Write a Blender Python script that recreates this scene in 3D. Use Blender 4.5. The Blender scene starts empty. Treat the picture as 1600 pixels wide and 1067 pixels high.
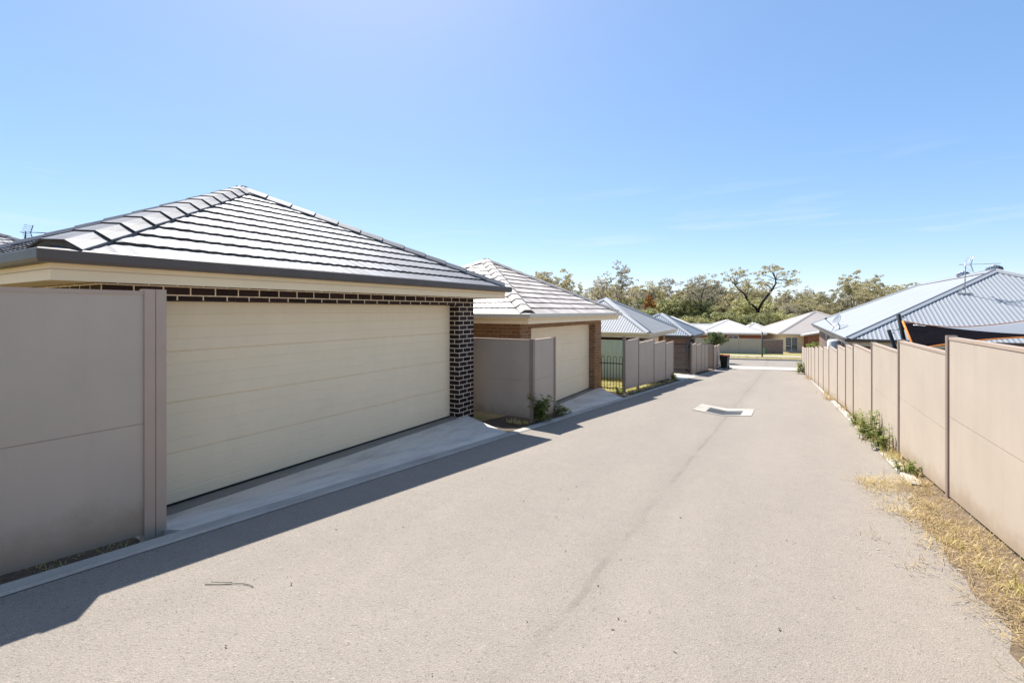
import bpy, math, random
from mathutils import Vector, Matrix
import numpy as np

# ------------------------------------------------------------------ camera, sky, sun
SC = bpy.context.scene
COL = SC.collection
R = math.radians
EYE = 1.57
YAW = R(30.2)
FPX = 725.0
HOR = 485.0
cam_d = bpy.data.cameras.new("camera")
cam = bpy.data.objects.new("camera", cam_d)
COL.objects.link(cam)
cam.location = (0, 0, EYE)
cam.rotation_euler = (R(90), 0, YAW)
cam_d.sensor_width = 36
cam_d.lens = FPX / 1600 * 36
cam_d.shift_y = -(533.5 - HOR) / 1600
cam_d.clip_start = 0.05
cam_d.clip_end = 6000
SC.camera = cam

SKYS = 0.15
SKYG = 0.56
SUN_EL = R(53.4)
SUN_AZ = R(-50.5)          # from +Y towards +X
world = bpy.data.worlds.new("World")
SC.world = world
world.use_nodes = True
wn = world.node_tree.nodes
bg = wn["Background"]
sky = wn.new("ShaderNodeTexSky")
sky.sky_type = 'NISHITA'
sky.sun_disc = False
sky.sun_elevation = SUN_EL
sky.sun_rotation = SUN_AZ
sky.air_density = 0.8
sky.dust_density = 0.4
sky.ozone_density = 6.0
sky.altitude = 0
gm = wn.new("ShaderNodeGamma")
gm.inputs[1].default_value = SKYG
world.node_tree.links.new(sky.outputs[0], gm.inputs[0])
hs = wn.new("ShaderNodeHueSaturation")
hs.inputs["Saturation"].default_value = 1.36
world.node_tree.links.new(gm.outputs[0], hs.inputs["Color"])
wtc = wn.new("ShaderNodeTexCoord")
wmp = wn.new("ShaderNodeMapping")
wmp.inputs["Scale"].default_value = (2.2, 2.2, 22.0)
wns = wn.new("ShaderNodeTexNoise")
wns.inputs["Scale"].default_value = 1.6
wns.inputs["Detail"].default_value = 7
wns.inputs["Roughness"].default_value = 0.6
wrp = wn.new("ShaderNodeValToRGB")
wrp.color_ramp.elements[0].position = 0.55
wrp.color_ramp.elements[0].color = (0, 0, 0, 1)
wrp.color_ramp.elements[1].position = 0.80
wrp.color_ramp.elements[1].color = (0.42, 0.42, 0.42, 1)
wsp = wn.new("ShaderNodeSeparateXYZ")
wel = wn.new("ShaderNodeMapRange")
wel.inputs["From Min"].default_value = 0.30
wel.inputs["From Max"].default_value = 0.10
wmu = wn.new("ShaderNodeMath")
wmu.operation = 'MULTIPLY'
wmx = wn.new("ShaderNodeMix")
wmx.data_type = 'RGBA'
wmx.inputs[7].default_value = (2.5, 2.6, 2.75, 1)
WL = world.node_tree.links
WL.new(wtc.outputs["Generated"], wmp.inputs[0])
WL.new(wmp.outputs[0], wns.inputs["Vector"])
WL.new(wns.outputs["Fac"], wrp.inputs[0])
WL.new(wtc.outputs["Generated"], wsp.inputs[0])
WL.new(wsp.outputs[2], wel.inputs[0])
WL.new(wrp.outputs[0], wmu.inputs[0])
WL.new(wel.outputs[0], wmu.inputs[1])
WL.new(wmu.outputs[0], wmx.inputs[0])
wtn = wn.new("ShaderNodeMix")
wtn.data_type = 'RGBA'
wtn.blend_type = 'MULTIPLY'
wtn.inputs[0].default_value = 1.0
wtn.inputs[7].default_value = (1.01, 0.97, 0.985, 1)
WL.new(hs.outputs[0], wtn.inputs[6])
WL.new(wtn.outputs[2], wmx.inputs[6])
WL.new(wmx.outputs[2], bg.inputs[0])
bg.inputs[1].default_value = SKYS
sun_d = bpy.data.lights.new("sun", 'SUN')
sun_d.energy = 3.15
sun_d.angle = R(0.5)
sun_d.color = (1.0, 0.965, 0.915)
sun = bpy.data.objects.new("sun", sun_d)
COL.objects.link(sun)
sdir = Vector((math.sin(SUN_AZ) * math.cos(SUN_EL), math.cos(SUN_AZ) * math.cos(SUN_EL), math.sin(SUN_EL)))
sun.rotation_euler = sdir.to_track_quat('Z', 'Y').to_euler()
SC.view_settings.view_transform = 'Standard'
SC.view_settings.look = 'None'
SC.view_settings.exposure = 1.45
SC.view_settings.gamma = 1.0

# ------------------------------------------------------------------ helpers
cT, sT = math.cos(YAW), math.sin(YAW)


def at(px, py, d):
    """world point that stands at depth d along the photograph's pixel (survey helper)"""
    t = (px - 800) / FPX
    return Vector(((t * cT - sT) * d, (t * sT + cT) * d, EYE + (HOR - py) / FPX * d))


def at_x(px, X):
    t = (px - 800) / FPX
    d = X / (t * cT - sT)
    return d


def base(y):
    """height of the lane along its length"""
    if y < 38:
        return -0.0735 * y
    if y < 60:
        return -0.0735 * 38 - 0.027 * (y - 38)
    return -0.0735 * 38 - 0.027 * 22


class MB:
    def __init__(s):
        s.v, s.f, s.uv, s.sm, s.mi = [], [], {}, [], {}

    def face(s, pts, uv=None, smooth=False, mi=0):
        n = len(s.v)
        s.v.extend([tuple(p) for p in pts])
        s.f.append(tuple(range(n, n + len(pts))))
        s.sm.append(smooth)
        if uv:
            s.uv[len(s.f) - 1] = uv
        if mi:
            s.mi[len(s.f) - 1] = mi

    def hexa(s, p):
        """8 points: bottom ring 0-3, top ring 4-7"""
        n = len(s.v)
        s.v.extend([tuple(q) for q in p])
        for q in ((3, 2, 1, 0), (4, 5, 6, 7), (0, 1, 5, 4), (1, 2, 6, 5), (2, 3, 7, 6), (3, 0, 4, 7)):
            s.f.append(tuple(n + i for i in q))
            s.sm.append(False)

    def box(s, x0, x1, y0, y1, z0, z1):
        s.hexa([(x0, y0, z0), (x1, y0, z0), (x1, y1, z0), (x0, y1, z0),
                (x0, y0, z1), (x1, y0, z1), (x1, y1, z1), (x0, y1, z1)])

    def beam(s, a, b, w, h, up=(0, 0, 1)):
        """rectangular bar from a to b"""
        a, b = Vector(a), Vector(b)
        d = (b - a).normalized()
        side = d.cross(Vector(up))
        if side.length < 1e-4:
            side = d.cross(Vector((1, 0, 0)))
        side.normalize()
        u = side.cross(d).normalized()
        c = []
        for p in (a, b):
            c += [p - side * w / 2 - u * h / 2, p + side * w / 2 - u * h / 2, p + side * w / 2 + u * h / 2, p - side * w / 2 + u * h / 2]
        s.hexa(c)

    def bay(s, ax, ay, bx, by, t, za0, zb0, za1, zb1):
        """upright slab between plan points a and b, thickness t, with its own heights at each end"""
        dx, dy = bx - ax, by - ay
        L = math.hypot(dx, dy)
        nx, ny = -dy / L * t / 2, dx / L * t / 2
        s.hexa([(ax - nx, ay - ny, za0), (bx - nx, by - ny, zb0), (bx + nx, by + ny, zb0), (ax + nx, ay + ny, za0),
                (ax - nx, ay - ny, za1), (bx - nx, by - ny, zb1), (bx + nx, by + ny, zb1), (ax + nx, ay + ny, za1)])

    def tube(s, pts, rad, n=7, cap=True):
        pts = [Vector(p) for p in pts]
        if not isinstance(rad, (list, tuple)):
            rad = [rad] * len(pts)
        rings = []
        ref = Vector((0.13, 0.37, 0.92)).normalized()
        for i, p in enumerate(pts):
            d = (pts[min(i + 1, len(pts) - 1)] - pts[max(i - 1, 0)])
            d = d.normalized() if d.length > 1e-6 else Vector((0, 0, 1))
            a = d.cross(ref)
            if a.length < 0.15:
                a = d.cross(Vector((1, 0, 0)))
            a.normalize()
            b = d.cross(a)
            k = len(s.v)
            for j in range(n):
                q = 2 * math.pi * j / n
                s.v.append(tuple(p + (a * math.cos(q) + b * math.sin(q)) * rad[i]))
            rings.append(k)
        for i in range(len(rings) - 1):
            for j in range(n):
                s.f.append((rings[i] + j, rings[i] + (j + 1) % n, rings[i + 1] + (j + 1) % n, rings[i + 1] + j))
                s.sm.append(True)
        if cap:
            s.f.append(tuple(rings[0] + j for j in range(n))[::-1]); s.sm.append(False)
            s.f.append(tuple(rings[-1] + j for j in range(n))); s.sm.append(False)

    def lathe(s, c, prof, n=20):
        c = Vector(c)
        k = len(s.v)
        for r, z in prof:
            for j in range(n):
                q = 2 * math.pi * j / n
                s.v.append((c.x + r * math.cos(q), c.y + r * math.sin(q), c.z + z))
        for i in range(len(prof) - 1):
            for j in range(n):
                s.f.append((k + i * n + j, k + i * n + (j + 1) % n, k + (i + 1) * n + (j + 1) % n, k + (i + 1) * n + j))
                s.sm.append(True)
        s.f.append(tuple(k + j for j in range(n))[::-1]); s.sm.append(False)
        s.f.append(tuple(k + (len(prof) - 1) * n + j for j in range(n))); s.sm.append(False)

    def build(s, name, mat, parent=None, local=False, bevel=0):
        me = bpy.data.meshes.new(name)
        v = s.v
        if parent is not None and not local:
            M = Matrix.Identity(4)
            chain = []
            p = parent
            while p:
                chain.append(p)
                p = p.parent
            for p in reversed(chain):
                M = M @ p.matrix_basis
            Mi = M.inverted()
            v = [tuple(Mi @ Vector(q)) for q in v]
        me.from_pydata(v, [], s.f)
        me.polygons.foreach_set("use_smooth", s.sm)
        if s.uv:
            lay = me.uv_layers.new(name="UVMap")
            for fi, uv in s.uv.items():
                p = me.polygons[fi]
                for k, li in enumerate(p.loop_indices):
                    lay.data[li].uv = uv[k]
        mats = mat if isinstance(mat, (list, tuple)) else [mat]
        for m in mats:
            me.materials.append(m)
        for fi, mi in s.mi.items():
            me.polygons[fi].material_index = mi
        me.update()
        o = bpy.data.objects.new(name, me)
        COL.objects.link(o)
        if parent is not None:
            o.parent = parent
        if bevel:
            b = o.modifiers.new("bevel", 'BEVEL')
            b.width = bevel
            b.segments = 2
            b.limit_method = 'ANGLE'
        return o


def tag(o, label=None, cat=None, group=None, kind=None):
    if label: o["label"] = label
    if cat: o["category"] = cat
    if group: o["group"] = group
    if kind: o["kind"] = kind
    return o


def thing(name, label, cat, loc=(0, 0, 0), rz=0, group=None):
    o = bpy.data.objects.new(name, None)
    COL.objects.link(o)
    o.location = loc
    o.rotation_euler = (0, 0, rz)
    o.empty_display_size = 0.2
    return tag(o, label, cat, group)


# ------------------------------------------------------------------ materials
def new_mat(name):
    m = bpy.data.materials.new(name)
    m.use_nodes = True
    nt = m.node_tree
    return m, nt, nt.nodes["Principled BSDF"]


def lk(nt, a, b):
    nt.links.new(a, b)


def coord(nt, kind="Object", scale=None):
    tc = nt.nodes.new("ShaderNodeTexCoord")
    if scale is None:
        return tc.outputs[kind]
    mp = nt.nodes.new("ShaderNodeMapping")
    mp.inputs["Scale"].default_value = scale
    lk(nt, tc.outputs[kind], mp.inputs[0])
    return mp.outputs[0]


def noise(nt, vec, scale, detail=4, rough=0.55):
    n = nt.nodes.new("ShaderNodeTexNoise")
    n.inputs["Scale"].default_value = scale
    n.inputs["Detail"].default_value = detail
    n.inputs["Roughness"].default_value = rough
    lk(nt, vec, n.inputs["Vector"])
    return n.outputs["Fac"]


def ramp(nt, fac, stops):
    r = nt.nodes.new("ShaderNodeValToRGB")
    e = r.color_ramp.elements
    while len(e) < len(stops):
        e.new(0.5)
    for i, (p, c) in enumerate(stops):
        e[i].position = p
        e[i].color = (*c, 1) if len(c) == 3 else c
    lk(nt, fac, r.inputs[0])
    return r.outputs["Color"]


def mix(nt, fac, a, b, mode='MIX'):
    m = nt.nodes.new("ShaderNodeMix")
    m.data_type = 'RGBA'
    m.blend_type = mode
    for sock, val in ((m.inputs[0], fac), (m.inputs[6], a), (m.inputs[7], b)):
        if isinstance(val, (int, float)):
            sock.default_value = val
        elif isinstance(val, tuple):
            sock.default_value = (*val, 1)
        else:
            lk(nt, val, sock)
    return m.outputs[2]


def math_n(nt, op, a, b=0.0, c=None):
    m = nt.nodes.new("ShaderNodeMath")
    m.operation = op
    for i, val in enumerate((a, b) if c is None else (a, b, c)):
        if isinstance(val, (int, float)):
            m.inputs[i].default_value = val
        else:
            lk(nt, val, m.inputs[i])
    return m.outputs[0]


def bump(nt, bs, h, strength, dist=0.01):
    b = nt.nodes.new("ShaderNodeBump")
    b.inputs["Strength"].default_value = strength
    b.inputs["Distance"].default_value = dist
    lk(nt, h, b.inputs["Height"])
    lk(nt, b.outputs[0], bs.inputs["Normal"])


def dull(c, k):
    return tuple(max(0, x * k) for x in c)


def plain(name, c, rough=0.6, var=0.12, nscale=3.0, metal=0.0, spec=0.4, bump_s=0.0, bump_scale=60, grime=0.0):
    m, nt, bs = new_mat(name)
    v = coord(nt)
    f = noise(nt, v, nscale, 6, 0.6)
    col = ramp(nt, f, [(0.3, dull(c, 1 - var)), (0.7, dull(c, 1 + var))])
    if grime:
        g = noise(nt, coord(nt, "Object", (1.3, 1.3, 0.5)), 5, 8, 0.7)
        gf = ramp(nt, g, [(0.5, (0, 0, 0)), (0.75, (1, 1, 1))])
        col = mix(nt, math_n(nt, 'MULTIPLY', gf, grime), col, (0.16, 0.12, 0.08))
    lk(nt, col, bs.inputs["Base Color"])
    bs.inputs["Roughness"].default_value = rough
    bs.inputs["Metallic"].default_value = metal
    bs.inputs["Specular IOR Level"].default_value = spec
    if bump_s:
        bump(nt, bs, noise(nt, v, bump_scale, 3), bump_s, 0.004)
    return m


def brick(name, c1, c2, mortar, rough=0.6, msize=0.007):
    m, nt, bs = new_mat(name)
    tc = nt.nodes.new("ShaderNodeTexCoord")
    sp = nt.nodes.new("ShaderNodeSeparateXYZ")
    lk(nt, tc.outputs["Object"], sp.inputs[0])
    cb = nt.nodes.new("ShaderNodeCombineXYZ")
    lk(nt, math_n(nt, 'ADD', sp.outputs[0], sp.outputs[1]), cb.inputs[0])
    lk(nt, sp.outputs[2], cb.inputs[1])
    b = nt.nodes.new("ShaderNodeTexBrick")
    b.inputs["Scale"].default_value = 1
    b.inputs["Brick Width"].default_value = 0.24
    b.inputs["Row Height"].default_value = 0.086
    b.inputs["Mortar Size"].default_value = msize
    b.inputs["Mortar Smooth"].default_value = 0.15
    b.inputs["Bias"].default_value = -0.1
    b.inputs["Color1"].default_value = (*c1, 1)
    b.inputs["Color2"].default_value = (*c2, 1)
    b.inputs["Mortar"].default_value = (*mortar, 1)
    lk(nt, cb.outputs[0], b.inputs["Vector"])
    f = noise(nt, tc.outputs["Object"], 18, 6, 0.7)
    col = mix(nt, 1.0, b.outputs["Color"], ramp(nt, f, [(0.3, (0.75, 0.75, 0.75)), (0.7, (1.2, 1.2, 1.2))]), 'MULTIPLY')
    lk(nt, col, bs.inputs["Base Color"])
    bs.inputs["Roughness"].default_value = rough
    bs.inputs["Specular IOR Level"].default_value = 0.15
    h = math_n(nt, 'SUBTRACT', 1.0, b.outputs["Fac"])
    bump(nt, bs, h, 0.6, 0.006)
    return m


def tile_mat(name, c, rough, spec):
    m, nt, bs = new_mat(name)
    tc = nt.nodes.new("ShaderNodeTexCoord")
    b = nt.nodes.new("ShaderNodeTexBrick")
    b.offset = 0.5
    b.inputs["Scale"].default_value = 1
    b.inputs["Brick Width"].default_value = 0.3
    b.inputs["Row Height"].default_value = 1.0
    b.inputs["Mortar Size"].default_value = 0.004
    b.inputs["Mortar Smooth"].default_value = 0.1
    b.inputs["Bias"].default_value = 0
    b.inputs["Color1"].default_value = (*dull(c, 0.75), 1)
    b.inputs["Color2"].default_value = (*dull(c, 1.2), 1)
    b.inputs["Mortar"].default_value = (*dull(c, 0.35), 1)
    lk(nt, tc.outputs["UV"], b.inputs["Vector"])
    f = noise(nt, tc.outputs["Object"], 55, 6, 0.75)
    f2 = noise(nt, tc.outputs["Object"], 2.2, 5, 0.6)
    col = mix(nt, 1.0, b.outputs["Color"], ramp(nt, f, [(0.3, (0.8, 0.8, 0.8)), (0.7, (1.18, 1.18, 1.18))]), 'MULTIPLY')
    col = mix(nt, 1.0, col, ramp(nt, f2, [(0.3, (0.78, 0.78, 0.78)), (0.7, (1.15, 1.15, 1.15))]), 'MULTIPLY')
    lk(nt, col, bs.inputs["Base Color"])
    bs.inputs["Roughness"].default_value = rough
    bs.inputs["Specular IOR Level"].default_value = spec
    bump(nt, bs, f, 0.35, 0.003)
    return m


def asphalt():
    m, nt, bs = new_mat("asphalt")
    v = coord(nt)
    sp = nt.nodes.new("ShaderNodeSeparateXYZ")
    lk(nt, v, sp.inputs[0])
    c = (0.282, 0.244, 0.202)
    fine = noise(nt, v, 170, 5, 0.8)
    col = ramp(nt, fine, [(0.28, dull(c, 0.42)), (0.45, dull(c, 0.93)), (0.58, dull(c, 1.08)), (0.74, dull(c, 2.0))])
    vo = nt.nodes.new("ShaderNodeTexVoronoi")
    vo.inputs["Scale"].default_value = 105
    lk(nt, v, vo.inputs["Vector"])
    spk = ramp(nt, vo.outputs["Color"], [(0.0, (0.45, 0.45, 0.45)), (0.25, (0.95, 0.95, 0.95)), (0.85, (1.02, 1.01, 1.0)), (1.0, (1.55, 1.5, 1.42))])
    col = mix(nt, 0.75, col, spk, 'MULTIPLY')
    big = noise(nt, coord(nt, "Object", (1, 0.25, 1)), 0.9, 6, 0.6)
    col = mix(nt, 1.0, col, ramp(nt, big, [(0.3, (0.92, 0.925, 0.93)), (0.7, (1.06, 1.055, 1.05))]), 'MULTIPLY')
    mid = noise(nt, v, 6, 6, 0.7)
    col = mix(nt, 1.0, col, ramp(nt, mid, [(0.25, (0.94, 0.94, 0.94)), (0.75, (1.05, 1.05, 1.05))]), 'MULTIPLY')
    # construction seam along the middle of the lane
    wob = math_n(nt, 'MULTIPLY', math_n(nt, 'SUBTRACT', noise(nt, coord(nt, "Object", (1, 1, 1)), 1.1, 6, 0.65), 0.5), 0.16)
    dist = math_n(nt, 'ABSOLUTE', math_n(nt, 'ADD', math_n(nt, 'ADD', sp.outputs[0], 1.14), wob))
    jag = math_n(nt, 'MULTIPLY', noise(nt, v, 55, 4, 0.85), 0.055)
    seam = math_n(nt, 'LESS_THAN', dist, jag)
    brk = ramp(nt, noise(nt, coord(nt, "Object", (1, 0.6, 1)), 1.7, 5, 0.7), [(0.38, (0.05, 0.05, 0.05)), (0.6, (1, 1, 1))])
    col = mix(nt, math_n(nt, 'MULTIPLY', math_n(nt, 'MULTIPLY', seam, brk), 0.30), col, (0.12, 0.10, 0.085))
    soft = ramp(nt, math_n(nt, 'MULTIPLY', dist, 2.2), [(0.0, (0.93, 0.93, 0.93)), (0.6, (1, 1, 1))])
    col = mix(nt, 1.0, col, soft, 'MULTIPLY')
    # a few dark blots
    bl = noise(nt, v, 3.3, 2, 0.4)
    col = mix(nt, math_n(nt, 'MULTIPLY', math_n(nt, 'GREATER_THAN', bl, 0.80), 0.2), col, (0.09, 0.08, 0.07))
    lk(nt, col, bs.inputs["Base Color"])
    bs.inputs["Roughness"].default_value = 0.85
    bs.inputs["Specular IOR Level"].default_value = 0.3
    h = math_n(nt, 'ADD', math_n(nt, 'MULTIPLY', fine, 0.6), vo.outputs["Distance"])
    bump(nt, bs, h, 0.55, 0.006)
    return m


def concrete(name, c, stain=0.5):
    m, nt, bs = new_mat(name)
    v = coord(nt)
    f = noise(nt, v, 90, 5, 0.75)
    col = ramp(nt, f, [(0.3, dull(c, 0.8)), (0.7, dull(c, 1.15))])
    g = noise(nt, coord(nt, "Object", (1.6, 0.6, 1)), 2.4, 8, 0.68)
    col = mix(nt, math_n(nt, 'MULTIPLY', ramp(nt, g, [(0.45, (0, 0, 0)), (0.68, (1, 1, 1))]), stain), col, dull(c, 0.42))
    lk(nt, col, bs.inputs["Base Color"])
    bs.inputs["Roughness"].default_value = 0.8
    bump(nt, bs, f, 0.3, 0.004)
    return m


def soil(name, c1, c2, scale=25):
    m, nt, bs = new_mat(name)
    v = coord(nt)
    f = noise(nt, v, scale, 8, 0.75)
    f2 = noise(nt, v, scale / 12, 4, 0.6)
    col = ramp(nt, f, [(0.3, c1), (0.7, c2)])
    col = mix(nt, 1, col, ramp(nt, f2, [(0.3, (0.75, 0.75, 0.7)), (0.7, (1.15, 1.1, 1.0))]), 'MULTIPLY')
    lk(nt, col, bs.inputs["Base Color"])
    bs.inputs["Roughness"].default_value = 0.95
    bump(nt, bs, f, 0.8, 0.03)
    return m


def leaf_mat(name, cols, trans=0.3, nscale=0.5):
    m, nt, bs = new_mat(name)
    v = coord(nt)
    oi = nt.nodes.new("ShaderNodeObjectInfo")
    f = noise(nt, v, nscale, 3, 0.6)
    f3 = noise(nt, v, nscale * 9, 2, 0.5)
    a = math_n(nt, 'ADD', math_n(nt, 'MULTIPLY', f, 0.55), math_n(nt, 'MULTIPLY', f3, 0.45))
    a = math_n(nt, 'ADD', a, math_n(nt, 'MULTIPLY', math_n(nt, 'SUBTRACT', oi.outputs["Random"], 0.5), 0.22))
    n = len(cols)
    col = ramp(nt, a, [(0.32 + 0.36 * i / (n - 1), c) for i, c in enumerate(cols)])
    lk(nt, col, bs.inputs["Base Color"])
    bs.inputs["Roughness"].default_value = 0.55
    bs.inputs["Specular IOR Level"].default_value = 0.3
    tr = nt.nodes.new("ShaderNodeBsdfTranslucent")
    lk(nt, col, tr.inputs[0])
    ms = nt.nodes.new("ShaderNodeMixShader")
    ms.inputs[0].default_value = trans
    lk(nt, bs.outputs[0], ms.inputs[1])
    lk(nt, tr.outputs[0], ms.inputs[2])
    lk(nt, ms.outputs[0], nt.nodes["Material Output"].inputs[0])
    return m


def fence_mat():
    """painted fibre panel: faint rain streaks, and soil splash along the foot (which follows the lane's fall)"""
    m, nt, bs = new_mat("fence_paint")
    c = (0.475, 0.398, 0.315)
    v = coord(nt)
    f = noise(nt, v, 1.5, 6, 0.6)
    col = ramp(nt, f, [(0.3, dull(c, 0.95)), (0.7, dull(c, 1.05))])
    st = noise(nt, coord(nt, "Object", (3.1, 3.1, 0.2)), 2.0, 6, 0.65)
    col = mix(nt, 1.0, col, ramp(nt, st, [(0.30, (0.965, 0.962, 0.96)), (0.5, (1, 1, 1)), (0.74, (1.012, 1.012, 1.012))]), 'MULTIPLY')
    sp = nt.nodes.new("ShaderNodeSeparateXYZ")
    lk(nt, v, sp.inputs[0])
    hgt = math_n(nt, 'ADD', sp.outputs[2], math_n(nt, 'MULTIPLY', sp.outputs[1], 0.0735))
    sn = noise(nt, coord(nt, "Object", (1, 1, 1)), 3.2, 7, 0.7)
    lim = math_n(nt, 'MULTIPLY', sn, 0.52)
    k = math_n(nt, 'SUBTRACT', lim, hgt)
    kk = ramp(nt, math_n(nt, 'MULTIPLY', k, 4.0), [(0.0, (0, 0, 0)), (0.8, (0.7, 0.7, 0.7))])
    col = mix(nt, kk, col, (0.33, 0.245, 0.165))
    sm = noise(nt, v, 26, 4, 0.7)
    spot = math_n(nt, 'MULTIPLY', math_n(nt, 'GREATER_THAN', sm, 0.735), 0.25)
    col = mix(nt, spot, col, (0.22, 0.17, 0.12))
    lk(nt, col, bs.inputs["Base Color"])
    bs.inputs["Roughness"].default_value = 0.75
    bs.inputs["Specular IOR Level"].default_value = 0.25
    bump(nt, bs, noise(nt, v, 220, 3), 0.3, 0.004)
    return m


M = {}
M['asphalt'] = asphalt()
M['kerb'] = concrete("kerb_concrete", (0.43, 0.385, 0.325), 0.45)
M['apron'] = concrete("apron_concrete", (0.74, 0.68, 0.59), 0.5)
M['slab'] = concrete("slab_concrete", (0.28, 0.25, 0.21), 0.4)
M['pale_conc'] = concrete("pale_concrete", (0.44, 0.40, 0.35), 0.2)
M['fence'] = fence_mat()
M['fence_trim'] = plain("fence_trim_paint", (0.44, 0.335, 0.255), 0.55, 0.05, 2)
M['post_dark'] = plain("fence_post_paint", (0.30, 0.225, 0.18), 0.55, 0.08, 3)
M['brick_dark'] = brick("dark_brick", (0.022, 0.013, 0.013), (0.045, 0.026, 0.025), (0.80, 0.68, 0.52), 0.6)
M['brick_brown'] = brick("brown_brick", (0.22, 0.12, 0.065), (0.31, 0.175, 0.095), (0.42, 0.32, 0.22), 0.75, 0.005)
M['brick_red'] = brick("red_brick", (0.26, 0.09, 0.045), (0.36, 0.14, 0.07), (0.35, 0.25, 0.18), 0.8, 0.005)
M['brick_grey'] = brick("grey_brick", (0.20, 0.13, 0.11), (0.30, 0.20, 0.16), (0.45, 0.38, 0.32), 0.8, 0.005)
M['cream'] = plain("cream_paint", (0.90, 0.73, 0.475), 0.5, 0.04, 2, spec=0.35, grime=0.03)
M['door_cream'] = plain("door_cream", (0.93, 0.765, 0.52), 0.45, 0.03, 1.2, spec=0.35, bump_s=0.1, bump_scale=300, grime=0.05)
M['gutter_grey'] = plain("gutter_grey", (0.105, 0.090, 0.080), 0.45, 0.1, 4, spec=0.3)
M['gutter_beige'] = plain("gutter_beige", (0.62, 0.56, 0.44), 0.4, 0.04, 4)
M['tile_grey'] = tile_mat("grey_tile", (0.165, 0.17, 0.185), 0.58, 0.30)
M['tile_beige'] = tile_mat("beige_tile", (0.56, 0.485, 0.41), 0.5, 0.5)
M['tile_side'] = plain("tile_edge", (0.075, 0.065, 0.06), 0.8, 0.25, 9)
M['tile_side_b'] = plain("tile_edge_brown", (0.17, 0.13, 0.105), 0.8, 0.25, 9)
M['mortar_bed'] = plain("mortar_bed", (0.17, 0.145, 0.125), 0.9, 0.3, 14, bump_s=0.5)
M['steel_white'] = plain("steel_pale", (0.305, 0.32, 0.335), 0.6, 0.04, 0.7, spec=0.15)
M['steel_blue'] = plain("steel_blue", (0.22, 0.255, 0.29), 0.6, 0.04, 0.7, spec=0.15)
M['steel_grey'] = plain("steel_grey", (0.36, 0.36, 0.355), 0.6, 0.04, 0.7, spec=0.15)
M['steel_cream'] = plain("steel_cream", (0.58, 0.55, 0.50), 0.6, 0.03, 0.7)
M['steel_beige'] = plain("steel_beige", (0.42, 0.365, 0.32), 0.6, 0.04, 0.7)
M['green_steel'] = plain("pale_green_steel", (0.44, 0.51, 0.44), 0.45, 0.04, 0.7)
M['black'] = plain("black_paint", (0.012, 0.012, 0.013), 0.4, 0.2, 6)
M['charcoal'] = plain("charcoal_paint", (0.075, 0.066, 0.06), 0.45, 0.2, 6)
M['plastic_bin'] = plain("bin_plastic", (0.018, 0.024, 0.02), 0.5, 0.2, 6)
M['bin_lid'] = plain("bin_lid_plastic", (0.42, 0.075, 0.03), 0.5, 0.1, 6)
M['galv'] = plain("galvanised", (0.45, 0.46, 0.47), 0.35, 0.15, 8, metal=0.7)
M['grate'] = plain("grate_steel", (0.10, 0.105, 0.105), 0.6, 0.15, 8)
M['white'] = plain("white_paint", (0.8, 0.8, 0.78), 0.5, 0.03, 2)
M['dish'] = plain("dish_grey", (0.38, 0.40, 0.43), 0.45, 0.08, 4)
M['glass'] = plain("window_glass", (0.10, 0.12, 0.14), 0.08, 0.2, 2, spec=0.8)
M['sail_black_shaded'] = plain("sail_black_shaded", (0.008, 0.007, 0.009), 0.95, 0.2, 6, spec=0.0)  # shade on the sail's upright front is put into this black
M['sail_lit_top'] = plain("sail_grey_lit", (0.19, 0.20, 0.22), 0.75, 0.06, 6)  # same cloth past the fold, sunlight painted in as a paler grey
M['orange'] = plain("orange_webbing", (0.72, 0.23, 0.03), 0.7, 0.1, 8)
M['green_box'] = plain("pillar_green", (0.10, 0.30, 0.17), 0.5, 0.08, 6)
M['soil'] = soil("soil", (0.045, 0.034, 0.025), (0.17, 0.125, 0.085))
M['soil_dry'] = soil("dry_soil", (0.11, 0.075, 0.05), (0.34, 0.25, 0.165), 40)
M['earth'] = soil("earth", (0.22, 0.17, 0.075), (0.40, 0.32, 0.15), 4)
M['lawn'] = soil("lawn", (0.16, 0.19, 0.045), (0.40, 0.34, 0.12), 3)
M['thatch'] = leaf_mat("thatch", [(0.13, 0.085, 0.045), (0.30, 0.21, 0.11), (0.46, 0.35, 0.19)], 0.15, 4)
M['straw'] = leaf_mat("straw", [(0.38, 0.27, 0.11), (0.58, 0.44, 0.20), (0.72, 0.60, 0.34)], 0.25, 3)
M['straw_soft'] = leaf_mat("straw_green", [(0.20, 0.22, 0.06), (0.46, 0.40, 0.13), (0.62, 0.50, 0.22)], 0.25, 3)
M['weed'] = leaf_mat("weed_leaf", [(0.11, 0.145, 0.03), (0.25, 0.30, 0.075), (0.46, 0.45, 0.16)], 0.45, 4)
M['gum'] = leaf_mat("gum_leaf", [(0.153, 0.143, 0.096), (0.362, 0.329, 0.228), (0.598, 0.516, 0.384)], 0.6, 0.5)
M['gum_olive'] = leaf_mat("gum_leaf_olive", [(0.182, 0.17, 0.084), (0.408, 0.356, 0.191), (0.62, 0.552, 0.313)], 0.6, 0.5)
M['gum_green'] = leaf_mat("gum_leaf_green", [(0.182, 0.205, 0.084), (0.418, 0.4, 0.181), (0.62, 0.586, 0.288)], 0.6, 0.5)
M['gum_rust'] = leaf_mat("gum_leaf_rust", [(0.24, 0.108, 0.03), (0.432, 0.192, 0.048), (0.504, 0.264, 0.084)], 0.5, 0.5)
M['shrub'] = leaf_mat("shrub_leaf", [(0.062, 0.088, 0.031), (0.2, 0.237, 0.088), (0.45, 0.45, 0.225)], 0.4, 1.0)
M['bark'] = plain("bark", (0.10, 0.078, 0.06), 0.9, 0.5, 5)
M['bark_dark'] = plain("bark_dark", (0.022, 0.018, 0.016), 0.9, 0.4, 5)
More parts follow.
